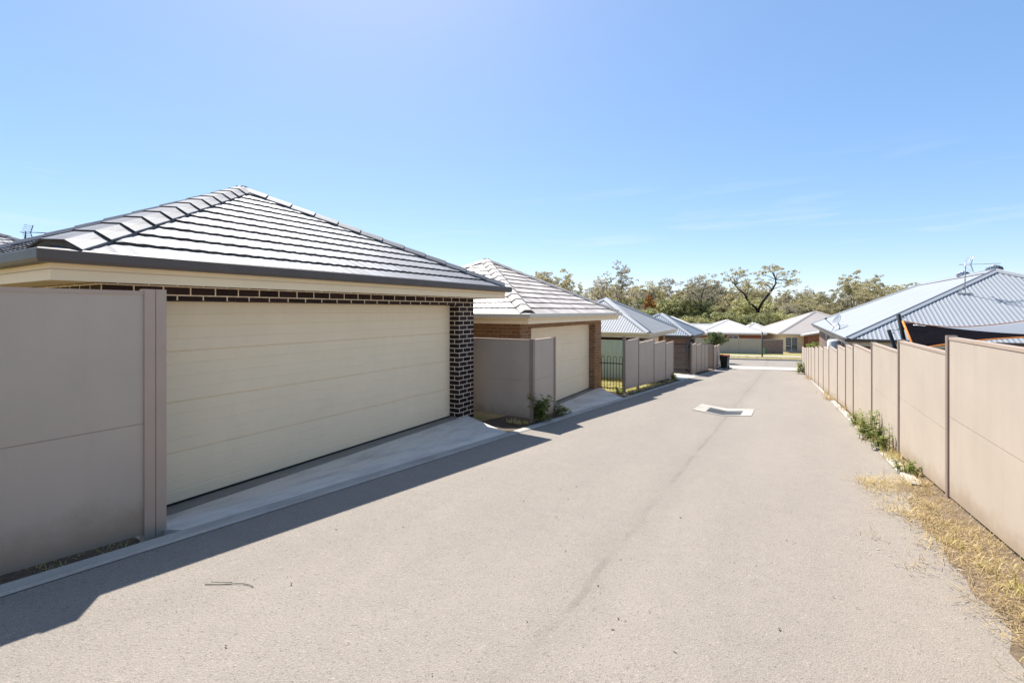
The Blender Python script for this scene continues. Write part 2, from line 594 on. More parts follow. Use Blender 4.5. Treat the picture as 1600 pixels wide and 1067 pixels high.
M['bark_pale'] = plain("bark_pale", (0.30, 0.25, 0.205), 0.85, 0.35, 4)
M['twig'] = plain("wire_green", (0.03, 0.06, 0.035), 0.5, 0.2, 10)
M['chalk'] = plain("chalk", (0.42, 0.385, 0.34), 0.9, 0.1, 20)


# ------------------------------------------------------------------ ground and roads
def sheet(name, xs, ys, hf, mat, kind='structure'):
    b = MB()
    nx, ny = len(xs), len(ys)
    for y in ys:
        for x in xs:
            b.v.append((x, y, hf(x, y)))
    for j in range(ny - 1):
        for i in range(nx - 1):
            k = j * nx + i
            b.f.append((k, k + 1, k + nx + 1, k + nx))
            b.sm.append(False)
    o = b.build(name, mat)
    return tag(o, kind=kind)


KL0, KL1 = -4.0, -3.84      # left kerb strip
KR0, KR1 = 1.33, 1.48        # right kerb strip
DIPS = ((-8.2, 1.78), (1.78, 5.85), (9.36, 12.9))


def lane_z(x, y):
    m = (1 - min(1, abs(x + 1.2) / 2.7)) * min(1, max(0, (37.5 - y) / 9))     # faint dish towards the middle
    dr = 1.5 * max(0, 1 - abs(x + 1.3) / .72) * math.exp(-((y - 13.3) / .95) ** 4)
    return base(y) - 0.07 * m - 0.05 * dr




def ground_h(x, y):
    h = base(y) - 0.05
    if x < -3.99 and x > -30:
        for a, b in DIPS:
            if a < y < b:
                h -= 0.45
    if KL1 - 0.01 < x < KR0 + 0.01 and y < 42:
        h -= 0.25
    return h


xs = [-1500, -300, -120, -60, -31, -29.9, -20, -12, -8, -6, -5, -4.3, -3.989, -3.95, KL1 - 0.02, KL1 + 0.02, -2, 0, KR0 - 0.02, KR0 + 0.02, 1.6, 2.5, 5, 10, 20, 40, 80, 300, 1500]
ys = [-60, -20, -8.21, -8.19, -4, 0, 1, 1.77, 1.79, 4, 5.84, 5.86, 7.4, 9.35, 9.37, 12, 12.89, 12.81, 14.5, 18, 22, 26, 30, 34, 38, 41.9, 42.1, 46, 50, 54, 60, 70, 90, 120, 200, 500, 1800]
sheet("ground", xs, ys, ground_h, M['earth'])

frand = random.Random(4)
lane_ys = [-8 + i * 1.0 for i in range(48)] + [39.4]
b = MB()


lxs = [-3.84, -3.2, -2.4, -2.1, -1.98, -1.84, -1.70, -1.56, -1.43, -1.3, -1.17, -1.03, -0.89, -0.77, -0.64, -0.5, 0, 0.7, 1.33]
sheet("lane", lxs, sorted(set(lane_ys + [11.5, 11.75, 12.2, 12.4, 12.6, 12.80, 13.22, 13.72, 13.85, 14.08, 14.25, 14.5, 14.75])), lane_z, M['asphalt'])
sheet("left_kerb", [KL0, KL0 + 0.02, KL1 - 0.02, KL1 + 0.0], lane_ys[4:], lambda x, y: base(y) + (0.018 if KL0 + 0.01 < x < KL1 - 0.01 else 0.003), M['kerb'])
rk_ys = [7.25 + i for i in range(33)]
sheet("right_kerb", [KR0 - 0.0, KR0 + 0.015, KR1 - 0.015, KR1], rk_ys, lambda x, y: base(y) + (0.022 if KR0 + 0.01 < x < KR1 - 0.01 else 0.002), M['kerb'])
# soil beside the right fence, spreading over the broken edge of the lane
rs = random.Random(9)
soil_ys = [-6 + 0.25 * i for i in range(184)]
b = MB()
prev = None
for y in soil_ys:
    spread = 0.12 if y > 7.5 else 0.12 + min(0.24, (7.5 - y) * 0.12)
    xl = (KR1 - 0.0) if y > 7.25 else KR1 - spread + rs.uniform(-0.07, 0.07)
    cur = [(xl, y, (lane_z(xl, y) + 0.002) if y < 7.25 else base(y) - 0.012), ((xl + 1.75) / 2, y, base(y) + rs.uniform(0.012, 0.035)), (1.9, y, base(y) + 0.012)]
    if prev:
        for i in range(2):
            b.face([prev[i], prev[i + 1], cur[i + 1], cur[i]], smooth=True)
    prev = cur
tag(b.build("soil_strip", M['soil_dry']), kind='structure')
b = MB()
prev = None
for y in [-6 + 0.3 * i for i in range(27)] + [6.95 + 0.3 * i for i in range(9)] + [13.4 + 0.3 * i for i in range(96)]:
    if prev and y - prev[0][1] > 0.35:
        prev = None
    dd = 0.22 if y < 1.8 else 0.0
    cur = [(-5.0, y, base(y) - 0.02 - dd), (-4.38, y, base(y) + rs.uniform(-0.02, 0.03) - dd - (0.04 if (6.9 < y < 9.5 or 13.3 < y < 14.6) else 0)), (KL0, y, base(y) - 0.004)]
    if prev:
        for i in range(2):
            b.face([prev[i], prev[i + 1], cur[i + 1], cur[i]], smooth=True)
    prev = cur
tag(b.build("garden_soil", M['soil']), kind='structure')
# side yard grass behind the loop top fence
sheet("lawn", [-14, -8, -4.4], [14.55, 16, 18, 19.3], lambda x, y: base(y) + 0.015, M['lawn'])

# cross street
SK = 0.28


def street_strip(name, y0, y1, mat, dz, xa=-90, xb=90, n=60, lip=None):
    b = MB()
    for i in range(n):
        x0 = xa + (xb - xa) * i / n
        x1 = xa + (xb - xa) * (i + 1) / n
        q = []
        for x, y in ((x0, y0), (x1, y0), (x1, y1), (x0, y1)):
            yy = y + SK * (x + 1.7)
            q.append((x, yy, base(y) + dz))
        b.face(q)
        if lip:
            b.face([(q[0][0], q[0][1], q[0][2] - lip), (q[1][0], q[1][1], q[1][2] - lip), q[1], q[0]])
    o = b.build(name, mat)
    return tag(o, kind='structure')


def gz(y):
    return base(y)


street_strip("crossover", 38.8, 41.6, M['pale_conc'], 0.012, -4.6, 1.9, 8)
street_strip("gutter", 41.0, 41.6, M['pale_conc'], 0.008)
street_strip("street", 41.6, 49.4, M['asphalt'], 0.004)
street_strip("kerb", 49.4, 49.62, M['pale_conc'], 0.12, lip=0.14)
street_strip("verge", 49.62, 53.0, M['earth'], 0.125)
street_strip("footpath", 53.0, 54.6, M['pale_conc'], 0.135)
street_strip("far_lawn", 54.6, 57.9, M['lawn'], 0.125)


# ------------------------------------------------------------------ roofs and garages
def face_frames(x0, x1, y0, y1, z, rise):
    """four slopes of a hip roof: origin, u axis, inward axis, length"""
    w, d = x1 - x0, y1 - y0
    h = min(w, d) / 2
    return h, [
        (Vector((x0, y0, z)), Vector((1, 0, 0)), Vector((0, 1, 0)), w),
        (Vector((x1, y0, z)), Vector((0, 1, 0)), Vector((-1, 0, 0)), d),
        (Vector((x1, y1, z)), Vector((-1, 0, 0)), Vector((0, -1, 0)), w),
        (Vector((x0, y1, z)), Vector((0, -1, 0)), Vector((1, 0, 0)), d)]


def hip_roof(parent, x0, x1, y0, y1, z, rise, style, mats, faces=(0, 1, 2, 3), caps=True, pitch=0.17):
    h, fr = face_frames(x0, x1, y0, y1, z, rise)
    s = math.hypot(h, rise)
    rb = MB()
    for fi in range(4):
        O, U, N, L = fr[fi]
        nrm = U.cross((N * h + Vector((0, 0, rise))).normalized()).normalized()

        def P(u, v, k=0.0):
            return O + U * u + N * (v / s * h) + Vector((0, 0, v / s * rise)) + nrm * k
        if style == 'tile' and fi in faces:
            K = max(4, round(s / 0.315))
            e = s / K
            for k in range(K):
                v0, v1 = k * e - (0.02 if k == 0 else 0), (k + 1) * e
                a0, a1 = max(0, v0 / s * h), v1 / s * h
                n = max(2, int((L - 2 * a0) / 0.05))
                off = 0.15 * (k % 2)
                prev = None
                for i in range(n + 1):
                    u = a0 + (L - 2 * a0) * i / n
                    ph = ((u + off) / 0.3) % 1.0
                    wv = 0.0075 * (0.5 + 0.5 * math.cos(2 * math.pi * ph * 2))
                    jit = 0.0015 * math.sin(u * 13.1 + k * 5.3)
                    uu = min(max(u, a1), L - a1)
                    top = P(u, v0, 0.026 + wv + jit)
                    low = P(u, v0, -0.01)
                    up = P(uu, v1, 0.004 + wv * 0.8)
                    cur = (top, low, up, u, uu)
                    if prev:
                        rb.face([prev[0], cur[0], cur[2], prev[2]],
                                uv=[(prev[3] + off, k + .15), (u + off, k + .15), (uu + off, k + .85), (prev[4] + off, k + .85)], smooth=False)
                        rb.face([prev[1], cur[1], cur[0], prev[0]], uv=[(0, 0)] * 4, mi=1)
                    prev = cur
        elif style == 'metal' and fi in faces:
            per = pitch
            us = []
            u = 0.0
            while u < L:
                for q, hh in ((0, 0.0), (0.2, 0.003), (0.38, 0.014), (0.5, 0.018), (0.62, 0.014), (0.8, 0.003)):
                    if u + q * per < L:
                        us.append((u + q * per, hh))
                u += per
            us.append((L, 0.0))
            prev = None
            for u, hh in us:
                vm = min(u, L - u, h) / h * s
                cur = (P(u, -0.04, hh), P(u, max(vm, 0.0), hh), P(u, -0.04, -0.02))
                if prev:
                    rb.face([prev[0], cur[0], cur[1], prev[1]])
                    rb.face([prev[2], cur[2], cur[0], prev[0]])
                prev = cur
        else:
            if L / 2 > h + 1e-4:
                rb.face([P(0, 0), P(L, 0), P(L - h, s), P(h, s)])
            else:
                rb.face([P(0, 0), P(L, 0), P(L / 2, s)])
    roof = rb.build("roof", [mats['roof'], mats.get('edge', mats['roof'])], parent, local=True)
    if not caps:
        return roof
    # hip and ridge caps
    w, d = x1 - x0, y1 - y0
    zt = z + rise
    if w > d:
        ra, rbp = Vector((x0 + h, (y0 + y1) / 2, zt)), Vector((x1 - h, (y0 + y1) / 2, zt))
        hips = [((x0, y0), ra), ((x0, y1), ra), ((x1, y0), rbp), ((x1, y1), rbp)]
    else:
        ra, rbp = Vector(((x0 + x1) / 2, y0 + h, zt)), Vector(((x0 + x1) / 2, y1 - h, zt))
        hips = [((x0, y0), ra), ((x1, y0), ra), ((x0, y1), rbp), ((x1, y1), rbp)]
    lines = [(Vector((p[0], p[1], z)), q) for p, q in hips]
    if (ra - rbp).length > 0.3:
        lines.append((ra, rbp))
    cb, mb = MB(), MB()
    for A, B in lines:
        dv = (B - A)
        LL = dv.length
        dv.normalize()
        side = dv.cross(Vector((0, 0, 1))).normalized()
        up = side.cross(dv).normalized()
        slope = 0.33 if abs(dv.z) > 0.05 else 0.46
        if style == 'tile':
            if abs(dv.z) > 0.05:
                A = A + dv * 0.13
                LL = (B - A).length
            hw = 0.17
            n = max(2, round(LL / 0.4))
            seg = LL / n

            def sect(p, lift, k=1.0):
                return [p - side * hw * k + up * (lift - hw * slope), p - side * hw * 0.42 * k + up * (lift + 0.03 - hw * slope * 0.2),
                        p + side * hw * 0.42 * k + up * (lift + 0.03 - hw * slope * 0.2), p + side * hw * k + up * (lift - hw * slope)]
            for i in range(n):
                a = A + dv * (seg * i - 0.02)
                c = A + dv * (seg * (i + 1) + 0.05)
                s0, s1 = sect(a, 0.056, 1.04), sect(c, 0.040, 0.94)
                t0 = [q - up * 0.016 for q in s0]
                for j in range(3):
                    cb.face([s0[j], s0[j + 1], s1[j + 1], s1[j]], uv=[(0.1, .3), (0.2, .3), (0.2, .7), (0.1, .7)])
                cb.face([t0[0], s0[0], s1[0], s1[0] - up * 0.022], uv=[(.1, .3)] * 4)
                cb.face([s0[3], t0[3], s1[3] - up * 0.022, s1[3]], uv=[(.1, .3)] * 4)
                for j in range(3):
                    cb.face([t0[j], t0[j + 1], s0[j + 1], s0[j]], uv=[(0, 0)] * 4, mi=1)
            s0, s1 = sect(A, 0.05, 0.93), sect(B, 0.05, 0.93)
            dn = up * 0.11
            mb.hexa([s0[0] - dn, s0[3] - dn, s1[3] - dn, s1[0] - dn, s0[0] - up * .024, s0[3] - up * .024, s1[3] - up * .024, s1[0] - up * .024])
            mb.face([s0[0], s0[3], s0[2], s0[1]])
        else:
            hw = 0.16
            for sg in (-1, 1):
                o1 = side * sg * hw - up * hw * slope
                o2 = side * sg * (hw + 0.02) - up * (hw * slope + 0.03)
                l1 = up * 0.052
                cb.face([A + l1 + up * .012, B + l1 + up * .012, B + o1 + l1, A + o1 + l1])
                cb.face([A + o1 + l1, B + o1 + l1, B + o2 + l1, A + o2 + l1])
            cb.tube([A + up * 0.06, B + up * 0.06], 0.028, 6)
    cap = cb.build("ridge_cap", [mats.get('cap', mats['roof']), mats.get('edge', mats['roof'])], roof, local=True)
    if style == 'tile':
        mb.build("mortar", mats['mortar'], roof, local=True)
    return roof


def gutter_run(mb, x0, x1, y0, y1, zb, hgt=0.105, wd=0.1, sides=(0, 1, 2, 3)):
    """quad-profile gutter round the eave rectangle (outer faces at the rectangle)"""
    c = [(x0, y0), (x1, y0), (x1, y1), (x0, y1)]
    inn = [(x0 + wd, y0 + wd), (x1 - wd, y0 + wd), (x1 - wd, y1 - wd), (x0 + wd, y1 - wd)]
    lowc = [(x0 + .012, y0 + .012), (x1 - .012, y0 + .012), (x1 - .012, y1 - .012), (x0 + .012, y1 - .012)]
    rim = [(x0 + .014, y0 + .014), (x1 - .014, y0 + .014), (x1 - .014, y1 - .014), (x0 + .014, y1 - .014)]
    for i in sides:
        j = (i + 1) % 4
        A, B, a, bb = c[i], c[j], inn[i], inn[j]
        la, lb = lowc[i], lowc[j]
        ra, rb_ = rim[i], rim[j]
        zt = zb + hgt
        mb.face([(*la, zb), (*lb, zb), (*B, zb + 0.025), (*A, zb + 0.025)])
        mb.face([(*A, zb + 0.025), (*B, zb + 0.025), (*B, zt - 0.012), (*A, zt - 0.012)])
        mb.face([(*A, zt - 0.012), (*B, zt - 0.012), (*rb_, zt), (*ra, zt)])
        mb.face([(*ra, zt), (*rb_, zt), (*rb_, zb + .012), (*ra, zb + .012)])
        mb.face([(*la, zb), (*lb, zb), (*bb, zb), (*a, zb)][::-1])
        mb.face([(*a, zb + .012), (*bb, zb + .012), (*rb_, zb + .012), (*ra, zb + .012)])


def ring_board(mb, x0, x1, y0, y1, z0, z1, t=0.03, ridge=0.5):
    """fascia boards round a rectangle with a shadow line in the middle"""
    zm = z0 + (z1 - z0) * ridge
    for a, b_, q in ((z0, zm - 0.004, 0.0), (zm - 0.004, zm + 0.004, 0.008), (zm + 0.004, z1, 0.0)):
        X0, X1, Y0, Y1 = x0 + q, x1 - q, y0 + q, y1 - q
        mb.face([(X0, Y0, a), (X1, Y0, a), (X1, Y0, b_), (X0, Y0, b_)])
        mb.face([(X1, Y0, a), (X1, Y1, a), (X1, Y1, b_), (X1, Y0, b_)])
        mb.face([(X1, Y1, a), (X0, Y1, a), (X0, Y1, b_), (X1, Y1, b_)])
        mb.face([(X0, Y1, a), (X0, Y0, a), (X0, Y0, b_), (X0, Y1, b_)])
        if q:
            for (c1, c2) in (((x0, y0), (X0, Y0)),):
                pass
    # underside
    mb.face([(x0, y0, z0), (x0 + t, y0 + t, z0), (x1 - t, y0 + t, z0), (x1, y0, z0)])
    mb.face([(x1, y0, z0), (x1 - t, y0 + t, z0), (x1 - t, y1 - t, z0), (x1, y1, z0)])
    mb.face([(x1, y1, z0), (x1 - t, y1 - t, z0), (x0 + t, y1 - t, z0), (x0, y1, z0)])
    mb.face([(x0, y1, z0), (x0 + t, y1 - t, z0), (x0 + t, y0 + t, z0), (x0, y0, z0)])


def sectional_door(mb, X, y0, y1, z0, z1, n=4, ribs=4):
    """facing +X: n sections with a groove between, each with shallow ribs"""
    sec = (z1 - z0) / n
    prof = []
    for k in range(n):
        a = z0 + k * sec
        prof += [(a, -0.012), (a + 0.006, -0.012), (a + 0.010, 0.0)]
        for r in range(1, ribs):
            c = a + sec * r / ribs
            prof += [(c - 0.007, 0.0), (c, -0.0035), (c + 0.007, 0.0)]
        prof += [(a + sec - 0.004, 0.0)]
    prof.append((z1, -0.012))
    for (za, xa), (zb, xb) in zip(prof, prof[1:]):
        mb.face([(X + xa, y0, za), (X + xa, y1, za), (X + xb, y1, zb), (X + xb, y0, zb)])
    mb.box(X - 0.06, X - 0.02, y0, y1, z0, z1)


def garage(name, label, Y0, Y1, zoff, wallmat, doormat, roofmats, style, gmat, fmat, door=None, XW=-5.21, depth=5.66, rise=1.64, oh=0.55, eave_z=1.93, slabz=-0.43, pitch=0.17, door_part=True):
    """lane-side double garage: front wall at XW facing +X; all heights shift by zoff"""
    g = thing(name, label, "garage", (XW, Y0, zoff + slabz))
    L = Y1 - Y0
    D = depth
    zb = 0.0                      # local heights start at the slab
    top = 1.82 - slabz
    ev = eave_z - slabz
    w = MB()
    dy0, dy1 = door if door else (0.52, L - 0.52)
    dt = 2.10
    low = -1.6
    t = 0.24
    # piers, lintel, side and back walls butt end to end
    w.box(-t, 0, 0, dy0, low, dt)
    w.box(-t, 0, dy1, L, low, dt)
    w.box(-t, 0, 0, L, dt, top)
    w.box(-D, -t, 0, t, low, top)
    w.box(-D, -t, L - t, L, low, top)
    w.box(-D, -D + t, t, L - t, low, top)
    w.build("wall", M[wallmat], g, local=True)
    s = MB()
    s.box(-D + t, -t - 0.002, t, L - t, -0.3, 0.0)
    s.box(-t - 0.002, 0.0, dy0 + .002, dy1 - .002, -0.3, -0.002)
    s.build("threshold", M['slab'], g, local=True)
    dmb = MB()
    sectional_door(dmb, -0.205, dy0 + 0.003, dy1 - 0.003, 0.012, dt - 0.003)
    gdoor = dmb.build("garage_door", M[doormat], g, local=True)
    sb = MB()
    sb.box(-0.225, -0.200, dy0 + .004, dy1 - .004, 0.0, 0.022)
    sb.build("seal", M['black'], gdoor, local=True)
    ex0, ex1, ey0, ey1 = -D - oh, oh, -oh, L + oh
    hip_roof(g, ex0 + .06, ex1 - .06, ey0 + .06, ey1 - .06, ev + (0.075 if style == 'tile' else 0.1), rise, style, roofmats, pitch=pitch)
    gm = MB()
    gutter_run(gm, ex0, ex1, ey0, ey1, ev)
    gm.build("gutter", M[gmat], g, local=True)
    f = MB()
    ring_board(f, ex0 + 0.1, ex1 - 0.1, ey0 + 0.1, ey1 - 0.1, top - 0.02, ev + 0.04)
    f.face([(ex0 + .13, ey0 + .13, top + .001), (ex0 + .13, ey1 - .13, top + .001), (ex1 - .13, ey1 - .13, top + .001), (ex1 - .13, ey0 + .13, top + .001)])
    f.build("fascia", M[fmat], g, local=True)
    return g


tilemats = dict(roof=M['tile_grey'], edge=M['tile_side'], mortar=M['mortar_bed'])
beigemats = dict(roof=M['tile_beige'], edge=M['tile_side_b'], mortar=M['mortar_bed'])
G1 = garage("brick_garage", "dark brown brick garage with wide cream door and grey tiled roof, nearest on the left", 1.72, 7.46, 0.0,
            'brick_dark', 'door_cream', tilemats, 'tile', 'gutter_grey', 'cream', door=(0.49, 5.25), depth=5.74)
G2 = garage("brick_garage", "tan brick garage with cream door, beige tiled roof, second along the left side", 9.33, 14.86, -0.53,
            'brick_brown', 'door_cream', beigemats, 'tile', 'gutter_beige', 'cream', depth=5.53, door=(0.54, 4.94))
greymats = dict(roof=M['steel_grey'], cap=M['steel_white'])
bluemats = dict(roof=M['steel_blue'], cap=M['steel_white'])
G3 = garage("steel_roof_garage", "garage with pale grey corrugated hip roof behind the four-panel fence on the left", 19.9, 24.65, -1.38,
            'brick_brown', 'door_cream', greymats, 'metal', 'gutter_beige', 'gutter_beige', depth=4.75, rise=1.5, pitch=0.12)
G4 = garage("steel_roof_garage", "small garage with blue-grey steel hip roof beyond the slatted gate", 30.5, 34.2, -2.0,
            'brick_grey', 'charcoal', bluemats, 'metal', 'gutter_grey', 'gutter_grey', depth=3.9, rise=1.3, pitch=0.14)


def apron(y0, y1, ztop, jy, xi=-5.21, ya=None, yb=None):
    """driveway slab that twists from the level garage floor to the sloping lane"""
    b = MB()
    ya = y0 if ya is None else ya
    yb = y1 if yb is None else yb
    ny, nx = 24, 6
    g = []
    for j in range(ny + 1):
        row = []
        for i in range(nx + 1):
            f = i / nx
            yi = y0 + (y1 - y0) * j / ny
            yo = ya + (yb - ya) * j / ny
            x = xi + (KL0 - 0.006 - xi) * f
            y = yi + (yo - yi) * f
            e = f * f * (3 - 2 * f) * 0.35 + f * 0.65
            lip = 0.05 * max(0, 1 - f / 0.16) * (0 if f > 0.16 else 1)
            z = ztop * (1 - e) + (base(y) + 0.006) * e
            if f < 0.01:
                z += 0.0
            row.append((x, y, z))
        g.append(row)
    for j in range(ny):
        if abs(y0 + (y1 - y0) * (j + .5) / ny - jy) < (y1 - y0) / ny * 0.5:
            pass
        for i in range(nx):
            b.face([g[j][i], g[j][i + 1], g[j + 1][i + 1], g[j + 1][i]], smooth=True)
    # skirts
    for row in (g[0], g[-1]):
        for i in range(nx):
            p, q = row[i], row[i + 1]
            b.face([p, q, (q[0], q[1], q[2] - .25), (p[0], p[1], p[2] - .25)])
    for j in range(ny):
        p, q = g[j][0], g[j + 1][0]
        b.face([p, q, (q[0], q[1], q[2] - .2), (p[0], p[1], p[2] - .2)])
    o = b.build("driveway", M['apron'])
    return tag(o, kind='structure')


apron(1.82, 7.25, -0.43 - 0.012, 5.0, yb=6.75)
apron(9.4, 14.8, -0.96 - 0.012, 12.0, ya=9.6, yb=13.35)
# driveway in front of the slatted gate
sheet("driveway", [-5.6, -4.8, KL0 - .005], [22.4, 24, 26, 27.2], lambda x, y: base(y) + 0.022, M['apron'])


# ------------------------------------------------------------------ panel fences
def panel_fence(name, label, pts, H, gap=0.1, thick=0.055, ph=None, joint=0.55, group=None, post=0.075, mats=('fence', 'fence_trim', 'post_dark'), level='far', clear=0.0, posts=None):
    """posts at plan points pts; every bay has its own level top, stepping with the hill"""
    r = thing(name, label, "fence", (pts[0][0], pts[0][1], base(pts[0][1])), group=group)
    for i in range(len(pts) - 1):
        (ax, ay), (bx, by) = pts[i], pts[i + 1]
        L = math.hypot(bx - ax, by - ay)
        ux, uy = (bx - ax) / L, (by - ay) / L
        e = post / 2 - 0.02
        Ax, Ay, Bx, By = ax + ux * e, ay + uy * e, bx - ux * e, by - uy * e
        za, zb = base(ay) + gap, base(by) + gap
        if level == 'far':
            zt = base(max(ay, by)) + H
        elif level == 'near':
            zt = base(min(ay, by)) + H
        else:
            zt = level
        zm = zt - (H - gap) * joint
        zm = max(zm, max(za, zb) + 0.1)
        m = MB()
        m.bay(Ax, Ay, Bx, By, thick, za, zb, zm - 0.003, zm - 0.003)
        m.bay(Ax, Ay, Bx, By, thick - 0.014, zm - 0.003, zm - 0.003, zm + 0.003, zm + 0.003)
        m.bay(Ax, Ay, Bx, By, thick, zm + 0.003, zm + 0.003, zt - 0.03, zt - 0.03)
        m.build("panel", M[mats[0]], r)
        c = MB()
        c.bay(Ax, Ay, Bx, By, thick + 0.012, zt - 0.03, zt - 0.03, zt, zt)
        c.build("capping", M[mats[1]], r)
    for i, (x, y) in enumerate(pts):
        j = min(i, len(pts) - 2)
        (ax, ay), (bx, by) = pts[j], pts[j + 1]
        L = math.hypot(bx - ax, by - ay)
        ux, uy = (bx - ax) / L, (by - ay) / L
        zt = base(y) + H + 0.015 if level in ('far', 'near') else level + 0.015
        if level == 'near' and i > 0:
            zt = base(pts[i - 1][1]) + H + 0.015
        zb0 = base(y) - 0.15
        p = MB()
        h = post / 2
        p.bay(x - ux * h, y - uy * h, x - ux * 0.003, y - uy * 0.003, 0.085, zb0, zb0, zt, zt)
        p.bay(x + ux * 0.003, y + uy * 0.003, x + ux * h, y + uy * h, 0.085, zb0, zb0, zt, zt)
        p.bay(x - ux * 0.003, y - uy * 0.003, x + ux * 0.003, y + uy * 0.003, 0.07, zb0, zb0, zt, zt)
        p.build("post", M[mats[2]], r)
    return r


# left foreground fence (one wide bay in view)
panel_fence("panel_fence", "beige panel fence in shade in front of the dark brick garage, at the left edge", [(-4.35, -5.0), (-4.35, -1.6), (-4.35, 1.765)], 1.83,
            gap=-0.055, level=1.722, post=0.15, mats=('fence', 'fence_trim', 'fence_trim'), joint=0.55)
# fence between the two brick garages: return towards the garage and one front bay
panel_fence("panel_fence", "short beige corner fence between the dark brick garage and the tan brick garage", [(-6.4, 8.0), (-4.2, 8.0), (-4.2, 8.96)], 1.6,
            gap=0.06, level=1.0, mats=('fence', 'fence_trim', 'post_dark'), joint=0.52)
panel_fence("panel_fence", "beige four-panel fence running from the black loop-top railing to the slatted gate",
            [(-4.36, 14.62), (-4.36, 16.25), (-4.36, 18.5), (-4.36, 20.6), (-4.36, 22.25)], 1.79, gap=0.12, mats=('fence', 'fence_trim', 'post_dark'))
panel_fence("panel_fence", "beige stepped fence of narrow bays just past the black slatted gate",
            [(-4.36, 27.35), (-4.36, 28.95), (-4.36, 30.8), (-4.36, 32.3), (-4.36, 33.8)], 1.79, gap=0.06)
panel_fence("panel_fence", "brown corner fence behind the red-lidded bin, below the round shrub",
            [(-5.3, 35.6), (-4.2, 35.6), (-4.25, 37.6), (-4.3, 40.0)], 1.74, gap=0.05, mats=('fence', 'fence_trim', 'post_dark'))


def fx(y):
    return 1.60 - 0.0093 * (y - 6.8)


ry = [-5.2, -2.8, -0.4, 2.0, 4.4, 6.8, 9.14, 11.45, 13.98, 15.42, 17.35, 20.0, 22.3, 24.7, 27.0, 29.7, 32.0, 34.4, 37.0, 40.0]
panel_fence("panel_fence", "long sunlit beige fence stepping down the hill along the whole right side of the lane",
            [(fx(y), y) for y in ry], 1.78, gap=0.05, joint=0.5)

# ------------------------------------------------------------------ loop top railing, green fence, slatted gate
lt = thing("loop_top_railing", "black loop-top metal railing between the tan brick garage and the beige fence", "railing", (-4.8, 14.72, base(14.72)))
zb_ = base(14.72)
yb_ = 14.72
for nm, zr in (("rail", zb_ + 0.93), ("rail", zb_ + 0.12)):
    m = MB()
    m.beam((-5.2, yb_, zr), (-4.4, yb_, zr), 0.03, 0.03)
    m.build(nm, M['black'], lt)
for k in range(4):
    xc = -5.1 + 0.2 * k
    pts = [(xc - 0.05, yb_, zb_ + 0.06), (xc - 0.05, yb_, zb_ + 1.1)]
    pts += [(xc - 0.05 * math.cos(a), yb_, zb_ + 1.1 + 0.06 * math.sin(a)) for a in [R(25 * i) for i in range(1, 7)]]
    pts += [(xc + 0.05, yb_, zb_ + 1.1), (xc + 0.05, yb_, zb_ + 0.06)]
    m = MB()
    m.tube(pts, 0.009, 6)
    m.build("loop", M['black'], lt)

gf = thing("steel_fence", "pale green ribbed steel fence beyond the yellow lawn behind the loop-top railing", "fence", (-4.5, 19.4, base(19.4)))
m = MB()
x = -13.0
while x < -4.85:
    for a, bq, q0, q1 in ((0, .1, 0, 0), (.1, .13, 0, -.03), (.13, .2, -.03, -.03), (.2, .23, -.03, 0)):
        m.face([(x + a, 19.4 + q0, base(19.4) + .03), (x + bq, 19.4 + q1, base(19.4) + .03), (x + bq, 19.4 + q1, base(19.4) + 1.68), (x + a, 19.4 + q0, base(19.4) + 1.68)])
    x += 0.23
m.build("panel", M['green_steel'], gf)
m = MB()
m.box(-13, -4.62, 19.36, 19.42, base(19.4) + 1.68, base(19.4) + 1.73)
m.build("capping", M['green_steel'], gf)

sg = thing("slatted_gate", "black horizontal-slat gate at the end of the shaded driveway on the left", "gate", (-4.9, 27.3, base(27.3)))
gz0 = base(27.3)
m = MB()
for k in range(16):
    if k in (1,):
        continue
    z = gz0 + 0.11 + k * 0.1
    m.box(-5.42, -4.52, 27.28, 27.30, z, z + 0.06)
m.build("slats", M['charcoal'], sg)
m = MB()
m.box(-5.46, -5.42, 27.27, 27.31, gz0 + .06, gz0 + 1.7)
m.box(-4.52, -4.48, 27.27, 27.31, gz0 + .06, gz0 + 1.7)
m.box(-5.42, -4.52, 27.275, 27.305, gz0 + 1.685, gz0 + 1.72)
m.box(-5.42, -4.52, 27.275, 27.305, gz0 + .05, gz0 + .09)
m.build("frame", M['black'], sg)
m = MB()
m.box(-4.45, -4.405, 27.2, 27.26, gz0 - .1, gz0 + 1.75)
m.build("post", M['black'], sg)
for hz in (0.2, 1.5):
    m = MB()
    m.box(-4.50, -4.42, 27.235, 27.268, gz0 + hz, gz0 + hz + .1)
    m.build("hinge", M['black'], sg)

# ------------------------------------------------------------------ bin
bn = thing("wheelie_bin", "dark green wheelie bin with red lid standing by the brown corner fence", "bin", (-3.75, 38.4, base(38.4)), R(-10))
m = MB()
m.hexa([(-.22, -.24, .06), (.22, -.24, .06), (.22, .24, .06), (-.22, .24, .06), (-.29, -.33, .95), (.29, -.33, .95), (.29, .33, .95), (-.29, .33, .95)])
m.build("body", M['plastic_bin'], bn, local=True, bevel=.03)
m = MB()
m.hexa([(-.31, -.36, .95), (.31, -.36, .95), (.31, .36, .95), (-.31, .36, .95), (-.26, -.31, 1.05), (.26, -.31, 1.05), (.26, .31, 1.03), (-.26, .31, 1.03)])
m.build("lid", M['bin_lid'], bn, local=True, bevel=.02)
for sx in (-1, 1):
    m = MB()
    m.tube([(sx * .2, .24, .1), (sx * .26, .24, .1)], .1, 14)
    m.build("wheel", M['black'], bn, local=True)
m = MB()
m.tube([(-.22, .40, .97), (.22, .40, .97)], .016, 8)
m.beam((-.22, .40, .97), (-.22, .30, .93), .03, .03)
m.beam((.22, .40, .97), (.22, .30, .93), .03, .03)
m.build("handle", M['plastic_bin'], bn, local=True)

